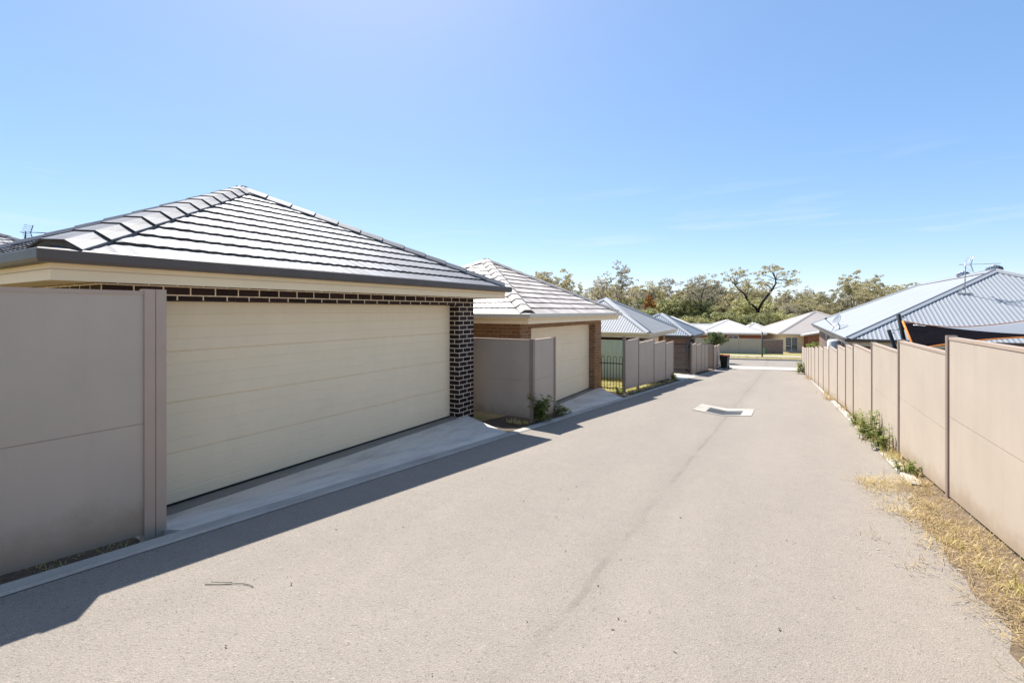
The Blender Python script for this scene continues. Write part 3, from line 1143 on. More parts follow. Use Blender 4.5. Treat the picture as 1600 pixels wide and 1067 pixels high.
# ------------------------------------------------------------------ drain pit in the middle of the lane
dp = thing("drain_pit", "pale concrete drain pit with dished steel grate in the middle of the lane", "drain", (-1.33, 13.2, base(13.2)))
m = MB()


def dz(x, off):
    return lane_z(x, 13.2) + off


dxs = [-1.98, -1.84, -1.70, -1.56, -1.43, -1.3, -1.17, -1.03, -0.89, -0.77, -0.64]
dys = [12.6, 12.80, 13.22, 13.72, 14.08]
for i in range(10):
    for j in range(4):
        if 2 <= i <= 7 and 1 <= j <= 2:
            continue
        q = [(dxs[i], dys[j]), (dxs[i + 1], dys[j]), (dxs[i + 1], dys[j + 1]), (dxs[i], dys[j + 1])]
        m.face([(x_, y_, lane_z(x_, y_) + .012) for x_, y_ in q])
m.build("surround", M['kerb'], dp)
m = MB()
for i in range(21):
    xa = -1.69 + i * 0.0386
    za, zc = lane_z(xa, 12.81), lane_z(xa, 13.71)
    m.hexa([(xa, 12.81, za - .03), (xa + .019, 12.81, za - .03), (xa + .019, 13.71, zc - .03), (xa, 13.71, zc - .03),
            (xa, 12.81, za + .013), (xa + .019, 12.81, za + .013), (xa + .019, 13.71, zc + .013), (xa, 13.71, zc + .013)])
for yy in (13.06, 13.22, 13.38):
    for i in range(2, 8):
        m.beam((dxs[i], yy, lane_z(dxs[i], yy) - .004), (dxs[i + 1], yy, lane_z(dxs[i + 1], yy) - .004), .014, .014)
m.build("grate", M['grate'], dp)
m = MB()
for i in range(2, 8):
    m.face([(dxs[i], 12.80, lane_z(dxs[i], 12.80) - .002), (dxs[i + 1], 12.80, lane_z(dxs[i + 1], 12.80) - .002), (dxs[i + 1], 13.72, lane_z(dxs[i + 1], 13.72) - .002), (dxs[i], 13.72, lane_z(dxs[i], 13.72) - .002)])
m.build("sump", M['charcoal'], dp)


# ------------------------------------------------------------------ houses
def house(name, label, loc, rz, x0, x1, y0, y1, wall_h, rise, rmats, wallmat, gmat, style='metal', oh=0.5, faces=(0, 1), windows=(), pitch=0.25, floor=-1.0, caps=True, extra=None):
    """local frame: eave rectangle x0..x1,y0..y1, z=0 at ground"""
    h = thing(name, label, "house", loc, rz)
    w = MB()
    t = 0.2
    X0, X1, Y0, Y1 = x0 + oh, x1 - oh, y0 + oh, y1 - oh
    w.box(X0, X1, Y0, Y0 + t, floor, wall_h)
    w.box(X0, X0 + t, Y0 + t, Y1 - t, floor, wall_h)
    w.box(X1 - t, X1, Y0 + t, Y1 - t, floor, wall_h)
    w.box(X0, X1, Y1 - t, Y1, floor, wall_h)
    w.build("wall", M[wallmat], h, local=True)
    hip_roof(h, x0 + .06, x1 - .06, y0 + .06, y1 - .06, wall_h + 0.125, rise, style, rmats, faces=faces, pitch=pitch, caps=caps)
    g = MB()
    gutter_run(g, x0, x1, y0, y1, wall_h + 0.02, 0.11, 0.1)
    g.build("gutter", M[gmat], h, local=True)
    f = MB()
    f.face([(x0 + .1, y0 + .1, wall_h), (x0 + .1, y1 - .1, wall_h), (x1 - .1, y1 - .1, wall_h), (x1 - .1, y0 + .1, wall_h)])
    ring_board(f, x0 + .1, x1 - .1, y0 + .1, y1 - .1, wall_h - .12, wall_h + .06, .02, .5)
    f.build("fascia", M['gutter_beige'] if gmat != 'white' else M['white'], h, local=True)
    for side, a, bq, z0, z1 in windows:
        fr, gl = MB(), MB()
        if side == 'front':
            y = Y0
            fr.box(a - .06, a, y - .03, y + .03, z0, z1); fr.box(bq, bq + .06, y - .03, y + .03, z0, z1)
            fr.box(a - .06, bq + .06, y - .03, y + .03, z1, z1 + .06); fr.box(a - .06, bq + .06, y - .05, y + .03, z0 - .06, z0)
            fr.box((a + bq) / 2 - .025, (a + bq) / 2 + .025, y - .025, y + .03, z0, z1)
            fr.box(a, (a + bq) / 2 - .025, y - .025, y + .03, z0 + (z1 - z0) * .35, z0 + (z1 - z0) * .35 + .05)
            gl.face([(a, y - .012, z0), (bq, y - .012, z0), (bq, y - .012, z1), (a, y - .012, z1)])
        else:
            x = X0
            fr.box(x - .03, x + .03, a - .06, a, z0, z1); fr.box(x - .03, x + .03, bq, bq + .06, z0, z1)
            fr.box(x - .03, x + .03, a - .06, bq + .06, z1, z1 + .06); fr.box(x - .05, x + .03, a - .06, bq + .06, z0 - .06, z0)
            gl.face([(x - .012, a, z0), (x - .012, bq, z0), (x - .012, bq, z1), (x - .012, a, z1)])
        fo = fr.build("window", M['white'], h, local=True)
        gl.build("pane", M['glass'], fo, local=True)
    return h


# the big steel-roofed house behind the right fence
HX0, HY0, HEZ = 1.93, 20.2, 0.52
HZ = base(30)
rmats_w = dict(roof=M['steel_white'], cap=M['steel_white'])
BH = house("steel_roof_house", "large brick house with pale ribbed steel hip roof and dark gutter behind the right fence", (HX0, HY0, HZ), 0,
           0, 10.8, 0, 22.2, HEZ - HZ - 0.08, 2.58, rmats_w, 'brick_grey', 'gutter_grey', oh=0.5, pitch=0.13,
           windows=(('left', 6.5, 8.0, 0.9, 2.2), ('left', 11.0, 12.4, 0.9, 2.2), ('left', 14.6, 15.6, 1.0, 2.2), ('front', 2.2, 3.6, 0.9, 2.1), ('front', 5.6, 7.8, 0.6, 2.1)))


def vent(px, py, d, r):
    c = at(px, py, d) - Vector(BH.location)
    h2 = MB()
    n = 22
    prof = [(r * .62, -.07), (r * .93, 0), (r, .09), (r * .9, .17), (r * .5, .23)]
    for k in range(n):
        a0, a1 = 2 * math.pi * k / n, 2 * math.pi * (k + .72) / n
        for (r0, z0), (r1, z1) in zip(prof, prof[1:]):
            h2.face([(r0 * math.cos(a0), r0 * math.sin(a0), z0), (r0 * .88 * math.cos(a1), r0 * .88 * math.sin(a1), z0),
                     (r1 * .88 * math.cos(a1), r1 * .88 * math.sin(a1), z1), (r1 * math.cos(a0), r1 * math.sin(a0), z1)])
    h2.lathe((0, 0, .2), [(r * .55, 0), (r * .3, .05), (.02, .07)], 18)
    h2.lathe((0, 0, -.4), [(r * .58, 0), (r * .58, .55)], 18)
    h2.v = [(x + c.x, y + c.y, z + c.z) for x, y, z in h2.v]
    return h2.build("roof_vent", M['galv'], BH, local=True)


vent(1553.5, 424, 19.2, 0.27)
vent(1505, 432.5, 21.8, 0.24)


def antenna(name, label, foot, height, boom_dir, boom_len, mat='galv'):
    r = thing(name, label, "antenna", foot)
    foot = Vector(foot)
    topp = foot + Vector((0, 0, height))
    m = MB()
    m.tube([foot, topp], 0.018, 8)
    m.build("mast", M[mat], r)
    d = Vector(boom_dir).normalized()
    s = d.cross(Vector((0, 0, 1)))
    m = MB()
    m.beam(topp - d * 0.18 - Vector((0, 0, .04)), topp + d * boom_len - Vector((0, 0, .04)), 0.02, 0.02)
    m.build("boom", M[mat], r)
    m = MB()
    for k in range(8):
        p = topp + d * (0.35 + (boom_len - 0.4) * k / 7) - Vector((0, 0, .04))
        m.tube([p - s * 0.1, p + s * 0.1], 0.006, 5)
    m.build("director_rods", M[mat], r)
    m = MB()
    for sg_ in (-1, 1):
        for q in range(4):
            p = topp + d * (0.05 + .02 * q) + Vector((0, 0, sg_ * (.05 + .07 * q) - .04))
            m.tube([p - s * 0.22, p + s * 0.22], 0.009, 5)
        m.tube([topp + d * .16 + Vector((0, 0, -.04)), topp + d * .24 + Vector((0, 0, sg_ * .28 - .04))], 0.014, 5)
    m.build("reflector", M[mat], r)
    m = MB()
    m.box(foot.x - .2, foot.x + .2, foot.y - .03, foot.y + .03, foot.z - .02, foot.z + .03)
    m.beam(foot + Vector((-.2, 0, 0)), foot + Vector((0, 0, .35)), .02, .02)
    m.build("bracket", M[mat], r)
    return r


pa = at(1508, 455, 17.4)
# foot rests on the front slope
slope_r = 2.58 / 5.4
pa.z = HEZ + 0.06 + (pa.y - HY0) * slope_r
antenna("tv_antenna", "television antenna on a mast standing on the pale ribbed roof at right", pa, 1.13, (1, 0.12, 0), 1.0)

sd = at(1310, 518, 21.5)
sd_r = thing("satellite_dish", "grey satellite dish on a bracket above the left eave of the pale ribbed roof", "satellite dish", sd)
m = MB()
c0 = sd + Vector((0, 0, 0.52))
axis = Vector((-0.55, -0.62, 0.55)).normalized()
axis = Vector((-0.86, -0.30, 0.42)).normalized()
sa = axis.cross(Vector((0, 0, 1))).normalized()
ub = sa.cross(axis)
dc = sd + Vector((-0.03, 0, 0.45))
rings = []
for rr, dep in ((0.02, 0), (.13, .015), (.23, .045), (.31, .08)):
    rings.append([dc + axis * dep + (sa * math.cos(2 * math.pi * k / 24) + ub * 1.08 * math.sin(2 * math.pi * k / 24)) * rr for k in range(24)])
for A, B in zip(rings, rings[1:]):
    for k in range(24):
        m.face([A[k], A[(k + 1) % 24], B[(k + 1) % 24], B[k]], smooth=True)
        m.face([B[k] - axis * .012, B[(k + 1) % 24] - axis * .012, A[(k + 1) % 24] - axis * .012, A[k] - axis * .012], smooth=True)
m.build("reflector", M['dish'], sd_r)
m = MB()
m.tube([sd, sd + Vector((0.06, 0, .22)), dc], .022, 8)
m.beam(sd + Vector((-.25, .1, 0)), dc, .02, .02)
m.beam(sd + Vector((.06, 0, .28)), sd + Vector((.62, .45, .30)), .02, .02)
m.build("bracket", M['galv'], sd_r)
m = MB()
low = dc - ub * .28 * (1 if ub.z > 0 else -1) + axis * .05
tip = dc + axis * .60 + Vector((0, 0, -.10))
m.tube([low, tip], .014, 6)
m.tube([tip - axis * .03, tip - axis * .1 + Vector((0, 0, .06))], .04, 8)
m.build("feed_arm", M['charcoal'], sd_r)

# gas hot water cylinder beside the right house
wt = at(1303, 545, 19.5)
wh = thing("water_heater", "white cylindrical water heater against the right house, showing over the fence", "water heater", (wt.x, wt.y, base(wt.y)))
m = MB()
m.lathe((wt.x, wt.y, wt.z - 1.2), [(.22, 0), (.24, .03), (.24, 1.5), (.2, 1.58), (.05, 1.6)], 20)
m.build("tank", M['white'], wh)
m = MB()
m.tube([(wt.x + .1, wt.y, wt.z + .38), (wt.x + .1, wt.y, wt.z + .48), (wt.x + .4, wt.y, wt.z + .5)], .02, 6)
m.build("pipe", M['galv'], wh)

# ------------------------------------------------------------------ shade sail and its posts
SAILD = 11.0
sl = thing("shade_sail", "black shade sail with orange edging slung behind the right fence", "shade sail", at(1411, 502, SAILD))


def curve(pts, n=25):
    out = []
    xs_ = [p[0] for p in pts]
    for i in range(n):
        x = xs_[0] + (xs_[-1] - xs_[0]) * i / (n - 1)
        # monotone piecewise cubic by numpy polynomial through the points
        cy = np.polyfit(xs_, [p[1] for p in pts], min(3, len(pts) - 1))
        cd = np.polyfit(xs_, [p[2] for p in pts], min(2, len(pts) - 1))
        out.append(at(x, float(np.polyval(cy, x)), float(np.polyval(cd, x))))
    return out


low_c = curve([(1429, 546, 9.6), (1500, 535, 9.0), (1600, 527, 8.4), (1700, 524, 8.0)])
fold_c = curve([(1411, 503, 11.0), (1450, 508.7, 10.5), (1520, 516, 9.8), (1600, 522, 9.0), (1700, 523, 8.4)])
far_c = curve([(1411, 502, 11.1), (1480, 511, 11.8), (1600, 502, 12.8), (1700, 490, 13.5)])
m = MB()
rows = [[low_c[i].lerp(fold_c[i], k / 5) for i in range(25)] for k in range(6)] + [[fold_c[i].lerp(far_c[i], k / 5) for i in range(25)] for k in range(1, 6)]
for row in rows:
    m.v.extend([tuple(p) for p in row])
for k in range(10):
    for i in range(24):
        m.f.append((k * 25 + i, k * 25 + i + 1, (k + 1) * 25 + i + 1, (k + 1) * 25 + i))
        m.sm.append(True)
        if k >= 5:
            m.mi[len(m.f) - 1] = 1  # top of the one cloth takes the painted sunlit tone
so = m.build("cloth", [M['sail_black_shaded'], M['sail_lit_top']], sl)
sm_ = so.modifiers.new("thick", 'SOLIDIFY'); sm_.thickness = 0.004
m = MB()
m.tube(low_c, .012, 6)
m.tube([p + Vector((0, 0, .012)) for p in far_c], .012, 6)
m.tube([low_c[0], fold_c[0], far_c[0]], .026, 6)
m.build("webbing", M['orange'], sl)
# small dark second corner flying left to its own post
m = MB()
t1, t2, t3 = at(1401, 515.5, 11.9), at(1415, 507, 11.6), at(1419, 515, 11.6)
m.face([t1, t2, t3])
m.tube([t1, at(1389, 517, 12.2)], .006, 5)
m.build("corner_flap", M['sail_black_shaded'], sl)
# lettering on the cloth: a ring and a short word
iE, kE = 1.0, 4.15


def cloth_pt(i, k):
    i0, k0 = min(int(i), 23), min(int(k), 9)
    fi, fk = i - i0, k - k0
    return rows[k0][i0].lerp(rows[k0][i0 + 1], fi).lerp(rows[k0 + 1][i0].lerp(rows[k0 + 1][i0 + 1], fi), fk)


best_ = 1e9
for ii in range(0, 120):
    for kk in range(0, 50):
        q = cloth_pt(ii * .05, kk * .1)
        rel = q - Vector((0, 0, EYE))
        dd_ = rel.y * cT - rel.x * sT
        e_ = (800 + FPX * (rel.x * cT + rel.y * sT) / dd_ - 1430.5) ** 2 + (HOR - FPX * rel.z / dd_ - 509.8) ** 2
        if e_ < best_:
            best_, iE, kE = e_, ii * .05, kk * .1
lo = cloth_pt(iE, kE)
up_ = (cloth_pt(iE, min(kE + .3, 5)) - cloth_pt(iE, max(0, kE - .3))).normalized()
right = (cloth_pt(iE + .8, kE) - lo).normalized()
up_ = (up_ - right * up_.dot(right)).normalized()
nrm = right.cross(up_).normalized()
if nrm.dot(Vector((0, 0, EYE)) - lo) < 0:
    nrm = -nrm
m = MB()
for k in range(28):
    a0, a1 = 2 * math.pi * k / 28, 2 * math.pi * (k + 1) / 28
    m.face([lo + (right * math.cos(a) + up_ * math.sin(a)) * r_ + nrm * .03 for a, r_ in ((a0, .022), (a1, .022), (a1, .040), (a0, .040))])
m.build("emblem", M['white'], sl)
fc = bpy.data.curves.new("lettering", 'FONT')
fc.body = "zmear"
fc.size = 0.066
fc.extrude = 0.0008
to = bpy.data.objects.new("lettering", fc)
COL.objects.link(to)
rot = Matrix((right, nrm.cross(right), nrm)).transposed()
mm = rot.to_4x4()
mm.translation = lo + right * .048 - up_ * .022 + nrm * .03
dg = bpy.context.evaluated_depsgraph_get()
tm = bpy.data.meshes.new_from_object(to.evaluated_get(dg))
bpy.data.objects.remove(to)
tm.transform(Matrix.Translation(-sl.location) @ mm)
tm.materials.clear(); tm.materials.append(M['white'])
to = bpy.data.objects.new("lettering", tm)
COL.objects.link(to)
to.parent = sl


def sail_post(label, ptop, pbot, d):
    a, bq = at(*ptop, d), at(*pbot, d)
    k = (base(bq.y) - bq.z) / (bq.z - a.z)
    foot = bq + (bq - a) * k
    r = thing("sail_post", label, "post", foot)
    m = MB()
    m.tube([foot, a], .045, 12)
    m.build("pole", M['black'], r)
    m = MB()
    m.tube([a - Vector((0, 0, .06)), a - Vector((0, 0, .06)) + Vector((.12, -.06, -.03))], .012, 6)
    m.build("eye_bolt", M['galv'], r)


sail_post("tall leaning black post holding the shade sail", (1403.5, 491), (1413, 534), 11.4)
sail_post("shorter leaning black post left of the tall sail post", (1388.5, 515.5), (1396.5, 538), 12.3)

# far left neighbour
NH = house("tiled_house", "neighbouring house with grey tiled hip roof at the far left edge behind the garage", (-28.4, 0.1, 0.1), 0,
           0, 9, 0, 9, 2.05, 2.1, tilemats, 'brick_grey', 'gutter_grey', style='tile', faces=(0, 1))
antenna("tv_antenna", "television antenna showing above the left hip of the dark brick garage's roof", at(40, 378, 17.6), 0.40, (0.75, 0.66, 0), 0.72, 'charcoal')

# houses over the cross street, set out square to it
SA = math.atan(SK)


def street_pt(x, y):
    return (x, y + SK * (x + 1.7), base(min(60, y)))


whitem = dict(roof=M['steel_cream'], cap=M['steel_cream'])
pw = at(1113, 521, 61)
WH1 = house("white_roof_house", "white-roofed brick house over the street, behind the beige boundary fence", (pw.x, pw.y, pw.z - 2.4), SA,
            -1.5, 6.6, 0, 9, 2.4, 1.55, whitem, 'brick_red', 'white', style='plain', faces=(), windows=(('front', 2.0, 3.2, 1.0, 2.1),))
pw = at(1152, 521, 66)
WH1b = house("white_roof_house", "small white hip-roofed wing to the right of the white-roofed house over the street", (pw.x, pw.y, pw.z - 2.4), SA,
             0, 5.6, 0, 8, 2.4, 1.3, whitem, 'brick_red', 'white', style='plain', faces=(), windows=())
pw = at(1046, 521, 56)
WH2 = house("white_roof_house", "long white-roofed house beyond the blue-grey garage roof, left of the round shrub", (pw.x, pw.y, pw.z - 2.4), SA,
            -7, 4.8, 0, 8.5, 2.4, 1.85, whitem, 'brick_red', 'white', style='plain', faces=(), windows=())
pw = at(1096, 521, 64)
WH3 = house("white_roof_house", "low white roof between the long white-roofed house and the peaked one", (pw.x, pw.y, pw.z - 2.4), SA,
            -4, 5, 0, 5, 2.4, 1.1, whitem, 'brick_red', 'white', style='plain', faces=(), windows=())
beige_r = dict(roof=M['steel_beige'], cap=M['steel_beige'])
pw = at(1216, 523, 56)
BR = house("beige_roof_house", "beige-roofed house with a white-framed window over the street, left of the big steel roof", (pw.x, pw.y, pw.z - 2.35), SA,
           0, 12.0, 0, 12, 2.35, 2.7, beige_r, 'cream', 'gutter_beige', style='plain', faces=(), windows=(('front', 0.95, 2.2, 0.4, 2.0),))
pw2 = at(1251, 526, 54.5)
m = MB()
m.hexa([(2.9, -0.9, -0.5), (8, -0.9, -0.5), (8, .49, -0.5), (2.9, .49, -.5), (2.9, -.9, 2.3), (8, -.9, 3.2), (8, .49, 3.2), (2.9, .49, 2.3)])
m.build("porch_wall", M['brick_red'], BR, local=True)
m = MB()
m.hexa([(2.3, -1.3, 2.25), (8.2, -1.3, 3.34), (8.2, .6, 3.34), (2.3, .6, 2.25), (2.3, -1.3, 2.42), (8.2, -1.3, 3.52), (8.2, .6, 3.52), (2.3, .6, 2.42)])
m.build("porch_roof", M['steel_beige'], BR, local=True)

# boundary fence over the street, and the block wall beside it
pf = thing("boundary_fence", "beige boundary fence over the street behind the green verge", "fence", street_pt(-6, 58))
for i in range(9):
    xa, xb = -21.9 + i * 2.22, -21.9 + (i + 1) * 2.22
    m = MB()
    p0, p1 = street_pt(xa, 58), street_pt(xb, 58)
    m.bay(p0[0] + .04, p0[1] + .04 * SK, p1[0] - .04, p1[1] - .04 * SK, .06, p0[2] + .05, p1[2] + .05, p0[2] + 1.78, p1[2] + 1.78)
    m.build("panel", M['fence'], pf)
for i in range(10):
    xa = -21.9 + i * 2.22
    p0 = street_pt(xa, 58)
    m = MB()
    m.box(p0[0] - .045, p0[0] + .045, p0[1] - .06, p0[1] + .06, p0[2] - .1, p0[2] + 1.84)
    m.build("post", M['fence'], pf)
bw = thing("block_wall", "grey-brown block wall between the beige boundary fence and the beige-roofed house", "wall", street_pt(-0.5, 60))
m = MB()
a0, a1 = street_pt(-1.9, 59.2), street_pt(0.05, 60.2)
m.bay(a0[0], a0[1], a1[0], a1[1], .2, a0[2] - .2, a0[2] - .2, a0[2] + 1.6, a0[2] + 1.6)
m.build("blocks", M['brick_grey'], bw)
m = MB()
m.bay(a0[0], a0[1], a1[0], a1[1], .24, a0[2] + 1.6, a0[2] + 1.6, a0[2] + 1.66, a0[2] + 1.66)
m.build("coping", M['slab'], bw)

# street pole, green service pillar, small dish on a mast
p0 = at(1191, 557, 46.5)
sp_ = thing("street_pole", "slim dark pole standing on the verge over the street", "pole", (p0.x, p0.y, p0.z - .1))
m = MB()
m.tube([(p0.x, p0.y, p0.z - .1), (p0.x, p0.y, p0.z + 2.35)], [.07, .06], 10)
m.build("shaft", M['charcoal'], sp_)
m = MB()
m.box(p0.x - .12, p0.x + .12, p0.y - .12, p0.y + .12, p0.z - .1, p0.z + .02)
m.build("base_plate", M['charcoal'], sp_)
m = MB()
m.lathe((p0.x, p0.y, p0.z + 2.35), [(.07, 0), (.075, .06), (.02, .1)], 10)
m.build("cap", M['charcoal'], sp_)
p1 = at(1193.5, 551.5, 52)
gp = thing("service_pillar", "small green electricity pillar on the verge behind the dark pole", "service pillar", p1)
m = MB()
m.box(p1.x - .13, p1.x + .13, p1.y - .13, p1.y + .13, p1.z - .2, p1.z + .5)
m.build("cabinet", M['green_box'], gp, bevel=.015)
m = MB()
m.hexa([(p1.x - .15, p1.y - .15, p1.z + .5), (p1.x + .15, p1.y - .15, p1.z + .5), (p1.x + .15, p1.y + .15, p1.z + .5), (p1.x - .15, p1.y + .15, p1.z + .5),
        (p1.x - .08, p1.y - .08, p1.z + .58), (p1.x + .08, p1.y - .08, p1.z + .58), (p1.x + .08, p1.y + .08, p1.z + .58), (p1.x - .08, p1.y + .08, p1.z + .58)])
m.build("lid", M['green_box'], gp)


# ------------------------------------------------------------------ vegetation
class Leaves:
    def __init__(s):
        s.q = []

    def clump(s, rng, c, r, n, size, flat=0.6, droop=0.0):
        """n small leaf quads in an ellipsoid round c, more of them near its surface"""
        d = rng.normal(size=(n, 3))
        d /= np.linalg.norm(d, axis=1)[:, None]
        rad = r * rng.uniform(0.25, 1, n) ** 0.6
        p = d * rad[:, None]
        p[:, 2] *= flat
        p += np.array(c)
        a = rng.normal(size=(n, 3)); a[:, 2] -= droop
        a /= np.linalg.norm(a, axis=1)[:, None]
        bb = np.cross(a, rng.normal(size=(n, 3)))
        bb /= np.linalg.norm(bb, axis=1)[:, None]
        sz = size * rng.uniform(0.6, 1.35, n)[:, None]
        a *= sz; bb *= sz * 0.5
        s.q.append(np.stack([p - a, p + bb, p + a, p - bb], axis=1))

    def build(s, name, mat, parent=None):
        q = np.concatenate(s.q).reshape(-1, 3)
        n = len(q) // 4
        me = bpy.data.meshes.new(name)
        me.vertices.add(len(q))
        me.vertices.foreach_set("co", q.astype(np.float32).ravel())
        me.loops.add(4 * n)
        me.loops.foreach_set("vertex_index", np.arange(4 * n, dtype=np.int32))
        me.polygons.add(n)
        me.polygons.foreach_set("loop_start", np.arange(0, 4 * n, 4, dtype=np.int32))
        me.update(calc_edges=True)
        me.materials.append(mat)
        o = bpy.data.objects.new(name, me)
        COL.objects.link(o)
        if parent is not None:
            o.parent = parent
        return o


def make_tree(seed, name, label, h, crown_r, first, n_limbs, leafmat, barkmat, trunk_r=0.2, clump_r=0.9, clump_n=70, leaf=0.17, spread=0.9, flat=0.55, lean=0.0, depth=3, fill=0, group="gum trees of the bushland behind the houses", cat="tree", top_bias=1.0):
    rng = np.random.default_rng(seed)
    r = thing(name, label, cat, (0, 0, 0), group=group)
    wood, lv = MB(), Leaves()
    tips = []

    def limb(p, d, L, rad, dep):
        n = 4
        pts, rads = [p], [rad]
        q = p.copy()
        dd = d.copy()
        for i in range(n):
            dd = (dd + Vector(rng.normal(0, .16, 3)) + Vector((0, 0, .06))).normalized()
            q = q + dd * (L / n)
            pts.append(q.copy())
            rads.append(rad * (1 - .16 * (i + 1)))
        wood.tube(pts, rads, 6 if dep > 1 else 5, cap=False)
        if dep <= 1:
            tips.append((pts[-1], L))
            if rng.random() < .6:
                tips.append((pts[2], L))
        else:
            k = int(rng.integers(2, 4))
            for j in range(k):
                start = pts[-1] if j == 0 else pts[int(rng.integers(2, 5))]
                nd = (dd + Vector(rng.normal(0, .55, 3)) + Vector((0, 0, .12))).normalized()
                limb(start, nd, L * rng.uniform(.55, .8), rads[-1] * .75, dep - 1)
    tp = [Vector((0, 0, -.4))]
    tr = [trunk_r * 1.25]
    q = Vector((0, 0, 0))
    th = h * first
    for i in range(5):
        tp.append(q.copy()); tr.append(trunk_r * (1 - .08 * i))
        q = q + Vector((lean + rng.normal(0, .05), rng.normal(0, .05), 1)) * (th / 4)
    wood.tube(tp, tr, 8, cap=False)
    topz = tp[-1]
    for i in range(n_limbs):
        az = 2 * math.pi * (i + rng.uniform(-.3, .3)) / n_limbs
        sp = spread * rng.uniform(.4, 1.15)
        d = Vector((math.cos(az) * sp, math.sin(az) * sp, 1)).normalized()
        st = tp[int(rng.integers(3, 6))] if i else topz
        limb(st, d, (h - st.z) * rng.uniform(.36, .55), tr[-1] * .72, depth)
    zmax = max(t[0].z for t in tips)
    sc_ = (h - clump_r * .4) / zmax
    for t, L in tips:
        p = Vector((t.x, t.y, t.z))
        k = max(.55, min(1.3, rng.uniform(.6, 1.3)))
        for q_ in range(4):
            o_ = Vector((rng.normal(0, clump_r * .6), rng.normal(0, clump_r * .6), rng.normal(.05, clump_r * .3)))
            lv.clump(rng, p + o_ * (1 if q_ else .3), clump_r * k * rng.uniform(.35, .62), int(clump_n * k * .36), leaf * .92, flat)
        if rng.random() < .5:
            lv.clump(rng, p + Vector((rng.normal(0, clump_r * .8), rng.normal(0, clump_r * .8), rng.normal(-.2, .3))), clump_r * .6, int(clump_n * .5), leaf, flat)
    for i in range(fill):
        a = rng.uniform(0, 2 * math.pi); rr = crown_r * math.sqrt(rng.uniform(0, 1)); z = h * rng.uniform(.12, .85)
        lv.clump(rng, (rr * math.cos(a), rr * math.sin(a), z), clump_r * rng.uniform(.7, 1.2), int(clump_n * 1.0), leaf, .75)
    tk = wood.build("trunk", barkmat, r, local=True)
    cr = lv.build("crown", leafmat, r)
    r['hgt'] = 0.0
    del r['hgt']
    # true height of this tree for scaling copies
    zs = max(v.co.z for v in cr.data.vertices)
    return r, zs


def copy_tree(o, loc, rz, sc, label):
    c = o.copy()
    COL.objects.link(c)
    c.location = loc
    c.rotation_euler = (0, 0, rz)
    c.scale = sc
    c["label"] = label
    for ch in list(o.children):
        d = ch.copy()
        COL.objects.link(d)
        d.parent = c
    return c


KIND_LABEL = {
    'open': "open-crowned gum tree with pale limbs showing, part of the bushland skyline",
    'dense': "dense olive gum tree with rounded crown in the bushland mass",
    'green': "bushy mid-green tree low in the bushland behind the houses",
    'grey': "grey-green gum tree with patchy crown in the bushland mass",
    'sparse': "thin sparse gum tree with wispy crown in the bushland",
    'scrub': "low leafy scrub tree at the front edge of the bushland"}
protos = {}
protos['open'] = [make_tree(s, "gum_tree", KIND_LABEL['open'], 12, 4, .38, 4, M['gum_olive'], M['bark'], .2, .85, 75, .15, .75, .5) for s in (11, 12)]
protos['dense'] = [make_tree(s, "gum_tree", KIND_LABEL['dense'], 11, 3.6, .25, 5, M['gum_olive'], M['bark'], .2, 1.1, 110, .17, .85, .65, fill=26) for s in (21, 22, 23)]
protos['green'] = [make_tree(s, "leafy_tree", KIND_LABEL['green'], 8, 3.2, .2, 5, M['gum_green'], M['bark'], .16, 1.1, 120, .17, .8, .75, fill=34) for s in (31, 32)]
protos['grey'] = [make_tree(s, "gum_tree", KIND_LABEL['grey'], 11, 3.4, .3, 4, M['gum'], M['bark_pale'], .17, 1.0, 95, .16, .75, .6, fill=16) for s in (41, 42)]
protos['sparse'] = [make_tree(s, "gum_tree", KIND_LABEL['sparse'], 12, 3, .42, 4, M['gum'], M['bark_pale'], .13, .65, 48, .13, .55, .6) for s in (51, 52)]
protos['scrub'] = [make_tree(s, "scrub_tree", KIND_LABEL['scrub'], 5, 2.6, .12, 5, M['gum_green'], M['bark'], .1, .9, 110, .16, .9, .8, fill=30) for s in (61, 62)]

trng = random.Random(77)
FG = base(60)
first_used = set()


def skyline(px):
    t = [(700, 432), (830, 424), (868, 432), (900, 444), (925, 447), (945, 436), (985, 436), (1015, 437), (1040, 437), (1065, 436), (1105, 443), (1130, 439),
         (1160, 440), (1240, 446), (1280, 443), (1310, 440), (1345, 438), (1375, 441), (1410, 444), (1460, 446), (1600, 448), (1700, 448)]
    for (a, ya), (b_, yb2) in zip(t, t[1:]):
        if a <= px <= b_:
            return ya + (yb2 - ya) * (px - a) / (b_ - a)
    return 445


def plant(kind, px, d, top_py=None, h=None, wide=1.0, label=None):
    pr, zs = trng.choice(protos[kind])
    p = at(px, HOR, d)
    z = FG - 0.1
    if h is None:
        h = EYE + (HOR - top_py) / FPX * d - z
    s = h / zs
    loc = (p.x, p.y, z)
    lab = label or KIND_LABEL[kind]
    if pr.name not in first_used:
        first_used.add(pr.name)
        pr.location = loc
        pr.rotation_euler = (0, 0, trng.uniform(0, 6.28))
        pr.scale = (s * wide, s * wide, s)
        if label: pr["label"] = label
        return pr
    return copy_tree(pr, loc, trng.uniform(0, 6.28), (s * wide, s * wide, s), lab)


